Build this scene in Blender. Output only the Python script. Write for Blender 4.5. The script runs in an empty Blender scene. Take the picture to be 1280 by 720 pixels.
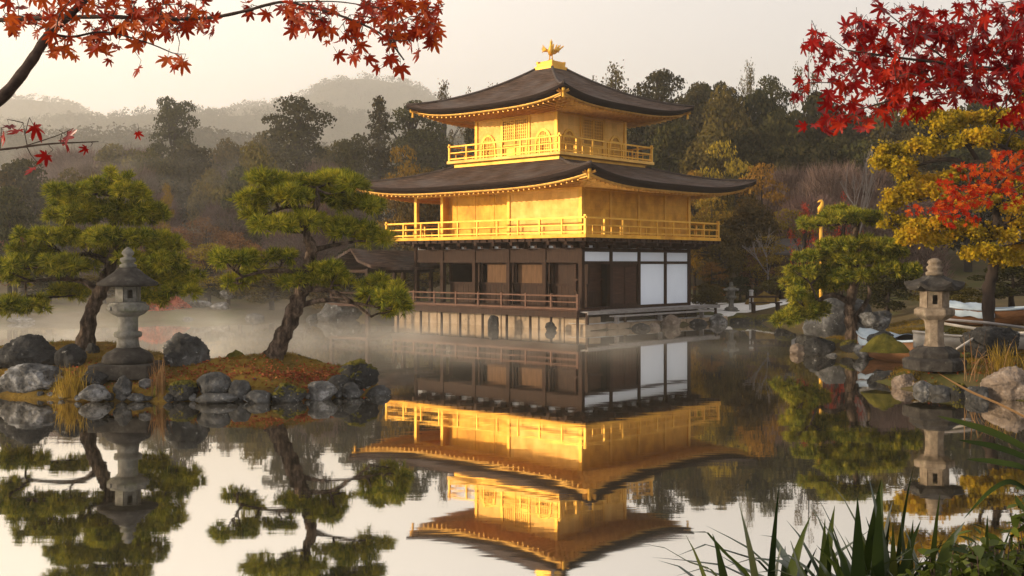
import bpy, math, random
import numpy as np
from mathutils import Vector, Matrix, noise as mnoise

R = math.radians
rnd = random.Random(7)
C = bpy.context.scene.collection
S = bpy.context.scene

# ------------------------------------------------------------------ camera
EYE, FPX, HOR = 2.755, 1331.4, 329.0
cam_d = bpy.data.cameras.new('camera')
cam = bpy.data.objects.new('camera', cam_d)
C.objects.link(cam)
cam.location = (0, 0, EYE)
cam.rotation_euler = (R(90), 0, 0)
cam_d.sensor_width = 36.0
cam_d.lens = 36.0 * FPX / 1280.0
cam_d.shift_y = -(360 - HOR) / 1280.0
cam_d.clip_start = 0.1
cam_d.clip_end = 5000
S.camera = cam

# ------------------------------------------------------------------ sky, sun, exposure
SUN_EL = R(9.5)
sun_dir = Vector((-0.962, -0.27, 0)).normalized()            # horizontal direction towards the sun
sun_vec = Vector((sun_dir.x * math.cos(SUN_EL), sun_dir.y * math.cos(SUN_EL), math.sin(SUN_EL)))
W = bpy.data.worlds.new('World')
S.world = W
W.use_nodes = True
wn = W.node_tree
wn.nodes.clear()
sky = wn.nodes.new('ShaderNodeTexSky')
sky.sky_type = 'NISHITA'
sky.sun_disc = False
sky.sun_elevation = SUN_EL
sky.sun_rotation = math.atan2(sun_dir.x, sun_dir.y)
sky.air_density = 1.0
sky.dust_density = 3.5
sky.ozone_density = 1.0
hsv = wn.nodes.new('ShaderNodeHueSaturation')
hsv.inputs['Saturation'].default_value = 0.45
mixc = wn.nodes.new('ShaderNodeMix')
mixc.data_type = 'RGBA'
mixc.blend_type = 'MIX'                                     # thin bright veil of cloud over the clear sky
mixc.inputs[0].default_value = 0.62
bg = wn.nodes.new('ShaderNodeBackground')
bg.inputs['Strength'].default_value = 0.148
wo = wn.nodes.new('ShaderNodeOutputWorld')
tcw = wn.nodes.new('ShaderNodeTexCoord')
dot = wn.nodes.new('ShaderNodeVectorMath'); dot.operation = 'DOT_PRODUCT'
dot.inputs[1].default_value = (-0.82, 0.57, 0.0)
wn.links.new(tcw.outputs['Generated'], dot.inputs[0])
glow = wn.nodes.new('ShaderNodeMapRange'); glow.interpolation_type = 'SMOOTHSTEP'
glow.inputs[1].default_value = 0.25; glow.inputs[2].default_value = 1.0
wn.links.new(dot.outputs['Value'], glow.inputs[0])
veil = wn.nodes.new('ShaderNodeMix'); veil.data_type = 'RGBA'
veil.inputs[6].default_value = (8.9, 8.75, 8.95, 1)
veil.inputs[7].default_value = (18.5, 16.8, 14.8, 1)
wn.links.new(glow.outputs[0], veil.inputs[0])
wn.links.new(veil.outputs[2], mixc.inputs[7])
wn.links.new(sky.outputs[0], hsv.inputs['Color'])
wn.links.new(hsv.outputs[0], mixc.inputs[6])
wn.links.new(mixc.outputs[2], bg.inputs['Color'])
wn.links.new(bg.outputs[0], wo.inputs['Surface'])

sun_d = bpy.data.lights.new('sun', 'SUN')
sun_d.energy = 5.0
sun_d.angle = R(0.6)
sun_d.color = (1.0, 0.80, 0.55)
sun = bpy.data.objects.new('sun', sun_d)
C.objects.link(sun)
sun.location = (-40, 0, 60)
sun.rotation_euler = sun_vec.to_track_quat('Z', 'Y').to_euler()

S.view_settings.view_transform = 'Standard'
S.view_settings.look = 'None'
S.view_settings.exposure = 0.0
S.view_settings.gamma = 1.0
S.view_settings.use_curve_mapping = False
S.render.engine = 'CYCLES'
cy = S.cycles
cy.use_denoising = True
cy.max_bounces = 7
cy.diffuse_bounces = 3
cy.glossy_bounces = 4
cy.transmission_bounces = 3
cy.volume_bounces = 2
cy.transparent_max_bounces = 8
cy.volume_step_rate = 1.0
cy.volume_max_steps = 128
cy.caustics_reflective = True                               # the pond throws sky light back under the eaves
cy.blur_glossy = 1.0
cy.caustics_refractive = False
cy.sample_clamp_indirect = 6.0

# ------------------------------------------------------------------ helpers
def at(px, py, Y):
    """world point at depth Y seen at photo pixel (px, py)"""
    return Vector(((px - 640) / FPX * Y, Y, EYE + (HOR - py) / FPX * Y))

def lerp(a, b, t):
    return a + (b - a) * t

def tag(o, label=None, cat=None, group=None, kind=None):
    if label: o['label'] = label
    if cat: o['category'] = cat
    if group: o['group'] = group
    if kind: o['kind'] = kind
    return o

def empty(name, loc=(0, 0, 0), rz=0.0, label=None, cat=None, group=None):
    o = bpy.data.objects.new(name, None)
    C.objects.link(o)
    o.location = loc
    o.rotation_euler = (0, 0, rz)
    o.empty_display_size = 0.3
    return tag(o, label, cat, group)

def link_mesh(name, me, mat=None, parent=None):
    o = bpy.data.objects.new(name, me)
    C.objects.link(o)
    if mat is not None and len(me.materials) == 0:
        me.materials.append(mat)
    if parent is not None:
        o.parent = parent
    return o

class MB:
    """collects shapes and links them as one mesh object"""
    def __init__(self):
        self.v = []; self.f = []; self.uv = {}
    def add(self, vs, fs):
        n = len(self.v)
        self.v.extend([tuple(p) for p in vs])
        self.f.extend([tuple(i + n for i in f) for f in fs])
        return self
    def box(self, c, s, rot=None):
        hx, hy, hz = s[0] / 2, s[1] / 2, s[2] / 2
        vs = [Vector((x, y, z)) for z in (-hz, hz) for y in (-hy, hy) for x in (-hx, hx)]
        if rot is not None:
            vs = [rot @ p for p in vs]
        c = Vector(c)
        return self.add([p + c for p in vs],
                        [(0, 2, 3, 1), (4, 5, 7, 6), (0, 1, 5, 4), (2, 6, 7, 3), (0, 4, 6, 2), (1, 3, 7, 5)])
    def span(self, x0, x1, y0, y1, z0, z1):
        return self.box(((x0 + x1) / 2, (y0 + y1) / 2, (z0 + z1) / 2), (abs(x1 - x0), abs(y1 - y0), abs(z1 - z0)))
    def bar(self, p, q, w, h=None):
        p = Vector(p); q = Vector(q); h = h or w
        d = q - p
        L = d.length
        d.normalize()
        up = Vector((0, 0, 1)) if abs(d.z) < 0.95 else Vector((0, 1, 0))
        a = d.cross(up).normalized(); b = a.cross(d)
        vs = []
        for e in (p, q):
            for sx, sy in ((-1, -1), (1, -1), (1, 1), (-1, 1)):
                vs.append(e + a * (sx * w / 2) + b * (sy * h / 2))
        return self.add(vs, [(3, 2, 1, 0), (4, 5, 6, 7), (0, 1, 5, 4), (1, 2, 6, 5), (2, 3, 7, 6), (3, 0, 4, 7)])
    def tube(self, pts, rad, n=8, cap=True):
        pts = [Vector(p) for p in pts]
        if not hasattr(rad, '__len__'):
            rad = [rad] * len(pts)
        rings = []
        prev = None
        for i, p in enumerate(pts):
            d = (pts[min(i + 1, len(pts) - 1)] - pts[max(i - 1, 0)])
            if d.length < 1e-9: d = Vector((0, 0, 1))
            d.normalize()
            if prev is None:
                up = Vector((0, 0, 1)) if abs(d.z) < 0.9 else Vector((1, 0, 0))
                a = d.cross(up).normalized()
            else:
                a = (prev - d * prev.dot(d))
                a = a.normalized() if a.length > 1e-6 else d.orthogonal().normalized()
            prev = a
            b = d.cross(a)
            rings.append([p + (a * math.cos(2 * math.pi * k / n) + b * math.sin(2 * math.pi * k / n)) * rad[i] for k in range(n)])
        vs = [q for r in rings for q in r]
        fs = []
        for i in range(len(pts) - 1):
            for k in range(n):
                k2 = (k + 1) % n
                fs.append((i * n + k, i * n + k2, (i + 1) * n + k2, (i + 1) * n + k))
        if cap:
            fs.append(tuple(range(n))[::-1])
            fs.append(tuple((len(pts) - 1) * n + k for k in range(n)))
        return self.add(vs, fs)
    def lathe(self, prof, n=24, c=(0, 0, 0), rot=0.0):
        vs = []; fs = []
        for r, z in prof:
            for k in range(n):
                a = rot + 2 * math.pi * k / n
                vs.append((c[0] + r * math.cos(a), c[1] + r * math.sin(a), c[2] + z))
        for i in range(len(prof) - 1):
            for k in range(n):
                k2 = (k + 1) % n
                fs.append((i * n + k, i * n + k2, (i + 1) * n + k2, (i + 1) * n + k))
        fs.append(tuple(range(n))[::-1])
        fs.append(tuple((len(prof) - 1) * n + k for k in range(n)))
        return self.add(vs, fs)
    def prism(self, pts2, d0, d1, to3):
        """2-D outline extruded between depths d0, d1; to3(u, v, d) -> point"""
        n = len(pts2)
        vs = [to3(u, v, d0) for u, v in pts2] + [to3(u, v, d1) for u, v in pts2]
        fs = [tuple(range(n)), tuple(range(2 * n - 1, n - 1, -1))]
        for k in range(n):
            k2 = (k + 1) % n
            fs.append((k, n + k, n + k2, k2))
        return self.add(vs, fs)
    def mesh(self, name):
        me = bpy.data.meshes.new(name)
        me.from_pydata(self.v, [], self.f)
        me.update()
        return me
    def build(self, name, mat, parent=None, smooth=False, bevel=0.0):
        me = self.mesh(name)
        if smooth:
            me.polygons.foreach_set('use_smooth', [True] * len(me.polygons))
        o = link_mesh(name, me, mat, parent)
        if bevel:
            b = o.modifiers.new('bevel', 'BEVEL')
            b.width = bevel; b.segments = 2; b.limit_method = 'ANGLE'; b.angle_limit = R(40)
        return o

def np_mesh(name, V, F, mat=None, smooth=False):
    V = np.asarray(V, dtype=np.float32); F = np.asarray(F, dtype=np.int32)
    me = bpy.data.meshes.new(name)
    k = F.shape[1]
    me.vertices.add(len(V)); me.vertices.foreach_set('co', V.ravel())
    me.loops.add(F.size); me.loops.foreach_set('vertex_index', F.ravel())
    me.polygons.add(len(F)); me.polygons.foreach_set('loop_start', np.arange(0, F.size, k, dtype=np.int32))
    if smooth:
        me.polygons.foreach_set('use_smooth', np.ones(len(F), dtype=bool))
    me.update(calc_edges=True)
    if mat is not None:
        me.materials.append(mat)
    return me

def unit(a):
    return a / np.maximum(np.linalg.norm(a, axis=-1, keepdims=True), 1e-9)

# ------------------------------------------------------------------ materials
def new_mat(name):
    m = bpy.data.materials.new(name)
    m.use_nodes = True
    m.node_tree.nodes.clear()
    return m, m.node_tree

def ramp_node(nt, stops):
    r = nt.nodes.new('ShaderNodeValToRGB')
    els = r.color_ramp.elements
    while len(els) < len(stops):
        els.new(0.5)
    for e, (p, c) in zip(els, stops):
        e.position = p
        e.color = (c[0], c[1], c[2], 1)
    return r

def surf(name, stops, scale=3.0, stretch=(1, 1, 1), rough=0.8, metallic=0.0, bump=0.3, bscale=None, detail=6.0,
         coord='Object', spec=0.10, dist=0.02, bstretch=None, rough_var=0.0, second=None):
    m, nt = new_mat(name)
    N = nt.nodes; L = nt.links
    tc = N.new('ShaderNodeTexCoord')
    mp = N.new('ShaderNodeMapping'); mp.inputs['Scale'].default_value = stretch
    L.new(tc.outputs[coord], mp.inputs['Vector'])
    nz = N.new('ShaderNodeTexNoise'); nz.inputs['Scale'].default_value = scale
    nz.inputs['Detail'].default_value = detail; nz.inputs['Roughness'].default_value = 0.62
    L.new(mp.outputs[0], nz.inputs['Vector'])
    cr = ramp_node(nt, stops)
    L.new(nz.outputs['Fac'], cr.inputs[0])
    col = cr.outputs[0]
    if second:                                             # (colour, scale, low, high): patches of another colour
        n2 = N.new('ShaderNodeTexNoise'); n2.inputs['Scale'].default_value = second[1]
        n2.inputs['Detail'].default_value = 8; n2.inputs['Roughness'].default_value = 0.7
        L.new(tc.outputs[coord], n2.inputs['Vector'])
        mr = N.new('ShaderNodeMapRange')
        mr.inputs[1].default_value = second[2]; mr.inputs[2].default_value = second[3]
        L.new(n2.outputs['Fac'], mr.inputs[0])
        mx = N.new('ShaderNodeMix'); mx.data_type = 'RGBA'
        L.new(mr.outputs[0], mx.inputs[0]); L.new(col, mx.inputs[6])
        mx.inputs[7].default_value = (*second[0], 1)
        col = mx.outputs[2]
    p = N.new('ShaderNodeBsdfPrincipled')
    p.inputs['Roughness'].default_value = rough
    p.inputs['Metallic'].default_value = metallic
    p.inputs['Specular IOR Level'].default_value = spec
    L.new(col, p.inputs['Base Color'])
    if rough_var:
        mr = N.new('ShaderNodeMapRange')
        mr.inputs[3].default_value = rough - rough_var; mr.inputs[4].default_value = rough + rough_var
        L.new(nz.outputs['Fac'], mr.inputs[0]); L.new(mr.outputs[0], p.inputs['Roughness'])
    if bump:
        mp2 = N.new('ShaderNodeMapping'); mp2.inputs['Scale'].default_value = bstretch or stretch
        L.new(tc.outputs[coord], mp2.inputs['Vector'])
        nb = N.new('ShaderNodeTexNoise'); nb.inputs['Scale'].default_value = bscale or scale * 3
        nb.inputs['Detail'].default_value = 8
        L.new(mp2.outputs[0], nb.inputs['Vector'])
        b = N.new('ShaderNodeBump'); b.inputs['Strength'].default_value = bump; b.inputs['Distance'].default_value = dist
        L.new(nb.outputs['Fac'], b.inputs['Height']); L.new(b.outputs[0], p.inputs['Normal'])
    o = N.new('ShaderNodeOutputMaterial')
    L.new(p.outputs[0], o.inputs['Surface'])
    return m

def leafmat(name, stops, trans=0.35, scale=0.7, gloss=0.0, objvar=0.0, isl=0.55):
    """foliage: colour varies from leaf to leaf and between clumps; thin leaves let light through"""
    m, nt = new_mat(name)
    N = nt.nodes; L = nt.links
    geo = N.new('ShaderNodeNewGeometry')
    tc = N.new('ShaderNodeTexCoord')
    nz = N.new('ShaderNodeTexNoise'); nz.inputs['Scale'].default_value = scale; nz.inputs['Detail'].default_value = 2
    L.new(tc.outputs['Object'], nz.inputs['Vector'])
    mx = N.new('ShaderNodeMix'); mx.data_type = 'FLOAT'
    mx.inputs[0].default_value = isl
    mr = N.new('ShaderNodeMapRange'); mr.inputs[1].default_value = 0.3; mr.inputs[2].default_value = 0.7
    L.new(nz.outputs['Fac'], mr.inputs[0])
    L.new(mr.outputs[0], mx.inputs[2]); L.new(geo.outputs['Random Per Island'], mx.inputs[3])
    cr = ramp_node(nt, stops)
    L.new(mx.outputs[0], cr.inputs[0])
    col = cr.outputs[0]
    if objvar:
        oi = N.new('ShaderNodeObjectInfo')
        hs = N.new('ShaderNodeHueSaturation')
        a = N.new('ShaderNodeMapRange'); a.inputs[3].default_value = 0.5 - 0.05 * objvar; a.inputs[4].default_value = 0.5 + 0.03 * objvar
        b = N.new('ShaderNodeMapRange'); b.inputs[3].default_value = 1 - 0.45 * objvar; b.inputs[4].default_value = 1 + 0.45 * objvar
        L.new(oi.outputs['Random'], a.inputs[0]); L.new(a.outputs[0], hs.inputs['Hue'])
        ml = N.new('ShaderNodeMath'); ml.operation = 'FRACT'
        m2 = N.new('ShaderNodeMath'); m2.operation = 'MULTIPLY'; m2.inputs[1].default_value = 7.31
        L.new(oi.outputs['Random'], m2.inputs[0]); L.new(m2.outputs[0], ml.inputs[0])
        L.new(ml.outputs[0], b.inputs[0]); L.new(b.outputs[0], hs.inputs['Value'])
        L.new(col, hs.inputs['Color']); col = hs.outputs[0]
    d = N.new('ShaderNodeBsdfDiffuse'); t = N.new('ShaderNodeBsdfTranslucent')
    L.new(col, d.inputs['Color']); L.new(col, t.inputs['Color'])
    ms = N.new('ShaderNodeMixShader'); ms.inputs[0].default_value = trans
    L.new(d.outputs[0], ms.inputs[1]); L.new(t.outputs[0], ms.inputs[2])
    out = ms.outputs[0]
    if gloss:
        g = N.new('ShaderNodeBsdfGlossy'); g.inputs['Roughness'].default_value = 0.35
        g.inputs['Color'].default_value = (1, 1, 1, 1)
        fr = N.new('ShaderNodeFresnel'); fr.inputs['IOR'].default_value = 1.4
        mu = N.new('ShaderNodeMath'); mu.operation = 'MULTIPLY'; mu.inputs[1].default_value = gloss
        L.new(fr.outputs[0], mu.inputs[0])
        m3 = N.new('ShaderNodeMixShader')
        L.new(mu.outputs[0], m3.inputs[0]); L.new(out, m3.inputs[1]); L.new(g.outputs[0], m3.inputs[2])
        out = m3.outputs[0]
    o = N.new('ShaderNodeOutputMaterial')
    L.new(out, o.inputs['Surface'])
    return m

M = {}
def gold_mat(name, stops, rough, metallic, seam=0.55, leaf=0.36):
    """gold leaf laid in small squares: uneven sheen, faint seams, dulled patches"""
    m, nt = new_mat(name)
    N = nt.nodes; L = nt.links
    tc = N.new('ShaderNodeTexCoord')
    sp = N.new('ShaderNodeSeparateXYZ'); L.new(tc.outputs['Object'], sp.inputs[0])
    ad = N.new('ShaderNodeMath'); ad.operation = 'ADD'; L.new(sp.outputs[0], ad.inputs[0]); L.new(sp.outputs[1], ad.inputs[1])
    cb = N.new('ShaderNodeCombineXYZ'); L.new(ad.outputs[0], cb.inputs[0]); L.new(sp.outputs[2], cb.inputs[1])
    br = N.new('ShaderNodeTexBrick'); br.offset = 0.0
    br.inputs['Scale'].default_value = 1.0; br.inputs['Brick Width'].default_value = leaf; br.inputs['Row Height'].default_value = leaf
    br.inputs['Mortar Size'].default_value = 0.012; br.inputs['Mortar Smooth'].default_value = 1.0
    br.inputs['Color1'].default_value = (0.74, 0.74, 0.74, 1); br.inputs['Color2'].default_value = (1.0, 1.0, 1.0, 1); br.inputs['Mortar'].default_value = (0.62, 0.62, 0.62, 1)
    L.new(cb.outputs[0], br.inputs['Vector'])
    nz = N.new('ShaderNodeTexNoise'); nz.inputs['Scale'].default_value = 1.4; nz.inputs['Detail'].default_value = 8; nz.inputs['Roughness'].default_value = 0.65
    L.new(tc.outputs['Object'], nz.inputs['Vector'])
    cr = ramp_node(nt, stops); L.new(nz.outputs['Fac'], cr.inputs[0])
    mx = N.new('ShaderNodeMix'); mx.data_type = 'RGBA'; mx.blend_type = 'MULTIPLY'; mx.inputs[0].default_value = seam
    L.new(cr.outputs[0], mx.inputs[6]); L.new(br.outputs['Color'], mx.inputs[7])
    p = N.new('ShaderNodeBsdfPrincipled'); p.inputs['Metallic'].default_value = metallic; p.inputs['Specular IOR Level'].default_value = 0.25
    L.new(mx.outputs[2], p.inputs['Base Color'])
    mr = N.new('ShaderNodeMapRange'); mr.inputs[3].default_value = rough + 0.14; mr.inputs[4].default_value = rough - 0.12
    L.new(nz.outputs['Fac'], mr.inputs[0]); L.new(mr.outputs[0], p.inputs['Roughness'])
    n2 = N.new('ShaderNodeTexNoise'); n2.inputs['Scale'].default_value = 5; n2.inputs['Detail'].default_value = 6
    L.new(tc.outputs['Object'], n2.inputs['Vector'])
    b = N.new('ShaderNodeBump'); b.inputs['Strength'].default_value = 0.35; b.inputs['Distance'].default_value = 0.02
    L.new(n2.outputs['Fac'], b.inputs['Height']); L.new(b.outputs[0], p.inputs['Normal'])
    o = N.new('ShaderNodeOutputMaterial'); L.new(p.outputs[0], o.inputs['Surface'])
    return m
M['gold'] = gold_mat('gold_leaf', [(0.28, (0.46, 0.205, 0.016)), (0.52, (0.70, 0.345, 0.028)), (0.75, (0.82, 0.44, 0.048))], 0.54, 0.22)
M['gold_trim'] = gold_mat('gold_trim', [(0.3, (0.58, 0.29, 0.03)), (0.7, (0.80, 0.44, 0.06))], 0.46, 0.32, 0.15)
M['gold_pale'] = gold_mat('pale_gold_leaf', [(0.28, (0.62, 0.32, 0.055)), (0.52, (0.80, 0.45, 0.095)), (0.75, (0.87, 0.53, 0.14))], 0.56, 0.20)
M['gold_old'] = surf('worn_gold', [(0.3, (0.50, 0.25, 0.045)), (0.7, (0.80, 0.47, 0.11))], scale=4, rough=0.5, metallic=0.6, bump=0.2, bscale=14, dist=0.01, spec=0.4)
M['wood'] = surf('dark_timber', [(0.3, (0.018, 0.009, 0.006)), (0.55, (0.035, 0.017, 0.010)), (0.8, (0.06, 0.03, 0.018))], scale=2.5, stretch=(6, 6, 0.6), rough=0.65, bump=0.3, bscale=8, dist=0.01)
M['wood_h'] = surf('dark_timber_boards', [(0.3, (0.03, 0.014, 0.009)), (0.55, (0.055, 0.026, 0.016)), (0.8, (0.09, 0.045, 0.026))], scale=2.5, stretch=(0.7, 0.7, 7), rough=0.65, bump=0.3, bscale=8, dist=0.01)
M['wood_red'] = surf('red_brown_timber', [(0.3, (0.016, 0.007, 0.004)), (0.55, (0.034, 0.016, 0.009)), (0.8, (0.066, 0.033, 0.019))], scale=3, stretch=(7, 7, 0.7), rough=0.6, bump=0.3, bscale=9, dist=0.008)
M['wood_tan'] = surf('tan_timber_panel', [(0.3, (0.08, 0.042, 0.020)), (0.7, (0.14, 0.076, 0.038))], scale=2, stretch=(5, 5, 0.7), rough=0.7, bump=0.2, bscale=8, dist=0.006)
M['wood_grey'] = surf('weathered_plank', [(0.3, (0.13, 0.115, 0.105)), (0.7, (0.27, 0.25, 0.24))], scale=3, stretch=(0.8, 5, 5), rough=0.55, bump=0.3, bscale=9, dist=0.006)
M['plaster'] = surf('white_plaster', [(0.25, (0.72, 0.78, 0.87)), (0.65, (0.80, 0.86, 0.94))], scale=0.9, stretch=(1, 1, 0.5), rough=0.75, bump=0.06, bscale=20, dist=0.004)
M['stone_tan'] = surf('tan_stone_wall', [(0.25, (0.20, 0.14, 0.088)), (0.5, (0.32, 0.235, 0.155)), (0.8, (0.42, 0.325, 0.23))], scale=1.6, rough=0.85, bump=0.7, bscale=4, dist=0.06, second=((0.12, 0.10, 0.07), 2.2, 0.58, 0.72))
M['stone_pave'] = surf('pale_paving_stone', [(0.3, (0.30, 0.285, 0.27)), (0.7, (0.46, 0.45, 0.44))], scale=1.4, rough=0.75, bump=0.25, bscale=7, dist=0.02)
M['stone_lantern'] = surf('grey_granite', [(0.28, (0.050, 0.047, 0.041)), (0.5, (0.125, 0.118, 0.104)), (0.75, (0.22, 0.21, 0.185))], scale=5, rough=0.9, bump=0.7, bscale=22, dist=0.012, second=((0.10, 0.105, 0.06), 2.6, 0.52, 0.68))
M['stone_lantern_dark'] = surf('dark_weathered_granite', [(0.28, (0.014, 0.012, 0.011)), (0.55, (0.036, 0.032, 0.028)), (0.8, (0.085, 0.077, 0.068))], scale=6, rough=0.9, bump=0.8, bscale=20, dist=0.015, second=((0.12, 0.115, 0.10), 7, 0.62, 0.72))
M['stone_lantern_warm'] = surf('warm_granite', [(0.28, (0.060, 0.045, 0.032)), (0.5, (0.16, 0.122, 0.086)), (0.75, (0.28, 0.225, 0.165))], scale=5, rough=0.9, bump=0.7, bscale=20, dist=0.012, second=((0.10, 0.085, 0.055), 3, 0.53, 0.66))
M['rock'] = surf('grey_rock', [(0.30, (0.014, 0.014, 0.014)), (0.5, (0.050, 0.049, 0.047)), (0.70, (0.125, 0.122, 0.118))], scale=2.2, rough=0.85, bump=1.0, bscale=10, dist=0.07, second=((0.26, 0.26, 0.25), 5, 0.60, 0.66))
M['rock_dark'] = surf('black_mottled_rock', [(0.25, (0.010, 0.010, 0.010)), (0.55, (0.030, 0.029, 0.028)), (0.8, (0.075, 0.073, 0.07))], scale=2.6, rough=0.8, bump=1.0, bscale=10, dist=0.07, second=((0.30, 0.29, 0.27), 6, 0.61, 0.68))
M['rock_pale'] = surf('pale_crusted_rock', [(0.32, (0.022, 0.021, 0.020)), (0.5, (0.105, 0.102, 0.098)), (0.68, (0.31, 0.305, 0.30))], scale=3, rough=0.85, bump=1.0, bscale=11, dist=0.07, second=((0.03, 0.03, 0.028), 4, 0.56, 0.66))
M['rock_brown'] = surf('brown_rock', [(0.25, (0.07, 0.05, 0.036)), (0.5, (0.17, 0.13, 0.10)), (0.75, (0.33, 0.27, 0.22))], scale=3, rough=0.85, bump=1.0, bscale=10, dist=0.07, second=((0.45, 0.42, 0.38), 5, 0.62, 0.70))
M['moss'] = surf('moss', [(0.25, (0.035, 0.036, 0.008)), (0.5, (0.085, 0.075, 0.014)), (0.8, (0.17, 0.125, 0.022))], scale=4, rough=1.0, bump=1.0, bscale=30, dist=0.03, spec=0.05)
M['island'] = surf('mossy_ground', [(0.22, (0.055, 0.038, 0.014)), (0.45, (0.13, 0.082, 0.018)), (0.62, (0.19, 0.115, 0.02)), (0.8, (0.12, 0.085, 0.016))], scale=1.1, rough=1.0, bump=0.9, bscale=16, dist=0.04, spec=0.05, second=((0.15, 0.050, 0.024), 0.9, 0.58, 0.66))
M['ground'] = surf('garden_ground', [(0.25, (0.045, 0.032, 0.018)), (0.5, (0.085, 0.062, 0.03)), (0.8, (0.12, 0.085, 0.035))], scale=0.35, rough=1.0, bump=0.8, bscale=4, dist=0.06, spec=0.05, second=((0.06, 0.06, 0.016), 0.22, 0.48, 0.6))
M['sand'] = surf('white_gravel', [(0.3, (0.50, 0.48, 0.45)), (0.7, (0.66, 0.64, 0.61))], scale=3, rough=0.95, bump=0.4, bscale=60, dist=0.01)
M['red_bed'] = leafmat('red_groundcover', [(0.2, (0.34, 0.050, 0.026)), (0.8, (0.55, 0.13, 0.06))], trans=0.2, scale=2)
M['bark'] = surf('pine_bark', [(0.34, (0.012, 0.008, 0.006)), (0.5, (0.055, 0.038, 0.027)), (0.66, (0.14, 0.10, 0.074))], scale=9, stretch=(1, 1, 0.4), rough=0.95, bump=1.0, bscale=14, dist=0.08, spec=0.1)
M['bark_dark'] = surf('dark_bark', [(0.3, (0.016, 0.012, 0.010)), (0.7, (0.045, 0.032, 0.026))], scale=6, stretch=(1, 1, 0.4), rough=0.95, bump=0.8, bscale=14, dist=0.03, spec=0.1)
M['bark_pale'] = surf('pale_bark', [(0.3, (0.14, 0.115, 0.10)), (0.7, (0.28, 0.24, 0.21))], scale=4, rough=0.9, bump=0.4, bscale=10, dist=0.02, spec=0.1)
M['branch_maple'] = surf('maple_bark', [(0.3, (0.030, 0.020, 0.016)), (0.7, (0.085, 0.058, 0.045))], scale=30, rough=0.85, bump=0.5, bscale=120, dist=0.002, spec=0.15)
M['twig'] = leafmat('bare_twigs', [(0.2, (0.095, 0.060, 0.048)), (0.8, (0.20, 0.132, 0.105))], trans=0.0, objvar=0.5)
M['needles'] = leafmat('pine_needles', [(0.15, (0.055, 0.078, 0.010)), (0.5, (0.21, 0.215, 0.022)), (0.85, (0.44, 0.36, 0.032))], trans=0.18, scale=2.2, isl=0.6)
M['needles_right'] = leafmat('deep_pine_needles', [(0.15, (0.048, 0.072, 0.010)), (0.5, (0.18, 0.185, 0.020)), (0.85, (0.40, 0.32, 0.030))], trans=0.18, scale=2.2, isl=0.6)
M['yellow_leaf'] = leafmat('yellow_leaves', [(0.1, (0.11, 0.095, 0.010)), (0.4, (0.33, 0.235, 0.014)), (0.7, (0.48, 0.30, 0.016)), (0.95, (0.52, 0.26, 0.014))], trans=0.4, scale=0.9, isl=0.4)
M['ever'] = leafmat('evergreen_leaves', [(0.15, (0.012, 0.014, 0.005)), (0.5, (0.034, 0.034, 0.010)), (0.85, (0.085, 0.072, 0.019))], trans=0.2, scale=0.5, objvar=0.6)
M['ever_olive'] = leafmat('olive_leaves', [(0.15, (0.042, 0.036, 0.010)), (0.5, (0.092, 0.074, 0.017)), (0.85, (0.155, 0.115, 0.024))], trans=0.25, scale=0.5, objvar=0.6)
M['ever_warm'] = leafmat('warm_evergreen_leaves', [(0.15, (0.020, 0.021, 0.009)), (0.5, (0.046, 0.043, 0.016)), (0.85, (0.095, 0.078, 0.025))], trans=0.2, scale=0.5, objvar=0.6)
M['gold_tree'] = leafmat('golden_leaves', [(0.15, (0.12, 0.080, 0.014)), (0.5, (0.24, 0.15, 0.020)), (0.85, (0.34, 0.20, 0.024))], trans=0.3, scale=0.5, objvar=0.6)
M['russet'] = leafmat('russet_leaves', [(0.15, (0.10, 0.046, 0.026)), (0.5, (0.17, 0.074, 0.038)), (0.85, (0.25, 0.11, 0.05))], trans=0.25, scale=0.5, objvar=0.6)
M['maple_far'] = leafmat('crimson_leaves', [(0.15, (0.20, 0.025, 0.018)), (0.8, (0.40, 0.06, 0.03))], trans=0.35, scale=0.8)
M['maple_m'] = leafmat('scarlet_maple_leaves', [(0.1, (0.24, 0.012, 0.008)), (0.5, (0.37, 0.026, 0.010)), (0.9, (0.60, 0.14, 0.02))], trans=0.5, scale=1.2)
M['maple_l'] = leafmat('orange_red_maple_leaves', [(0.1, (0.16, 0.012, 0.007)), (0.5, (0.34, 0.034, 0.010)), (0.9, (0.50, 0.10, 0.014))], trans=0.50, scale=2.0, gloss=0.03)
M['maple_r'] = leafmat('crimson_maple_leaves', [(0.1, (0.12, 0.005, 0.006)), (0.5, (0.27, 0.010, 0.008)), (0.85, (0.42, 0.03, 0.010)), (1.0, (0.55, 0.11, 0.015))], trans=0.42, scale=2.0, gloss=0.04)
M['strap'] = leafmat('strap_leaves', [(0.1, (0.012, 0.020, 0.006)), (0.5, (0.028, 0.042, 0.009)), (0.85, (0.060, 0.072, 0.015)), (0.96, (0.09, 0.09, 0.02)), (1.0, (0.16, 0.11, 0.03))], trans=0.25, scale=4, gloss=0.10, isl=0.8)
M['cover'] = leafmat('low_leaves', [(0.1, (0.025, 0.038, 0.008)), (0.8, (0.09, 0.11, 0.018))], trans=0.3, scale=6, gloss=0.02, isl=0.8)
M['straw'] = leafmat('dry_grass', [(0.1, (0.16, 0.10, 0.020)), (0.6, (0.32, 0.21, 0.03)), (1.0, (0.42, 0.27, 0.06))], trans=0.3, scale=6, isl=0.8)
M['reed'] = leafmat('brown_reeds', [(0.1, (0.11, 0.055, 0.022)), (1.0, (0.30, 0.18, 0.085))], trans=0.3, scale=6, isl=0.8)
M['litter'] = leafmat('fallen_leaves', [(0.1, (0.16, 0.030, 0.018)), (0.6, (0.30, 0.075, 0.03)), (1.0, (0.40, 0.16, 0.06))], trans=0.2, scale=4, isl=0.9)
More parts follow.
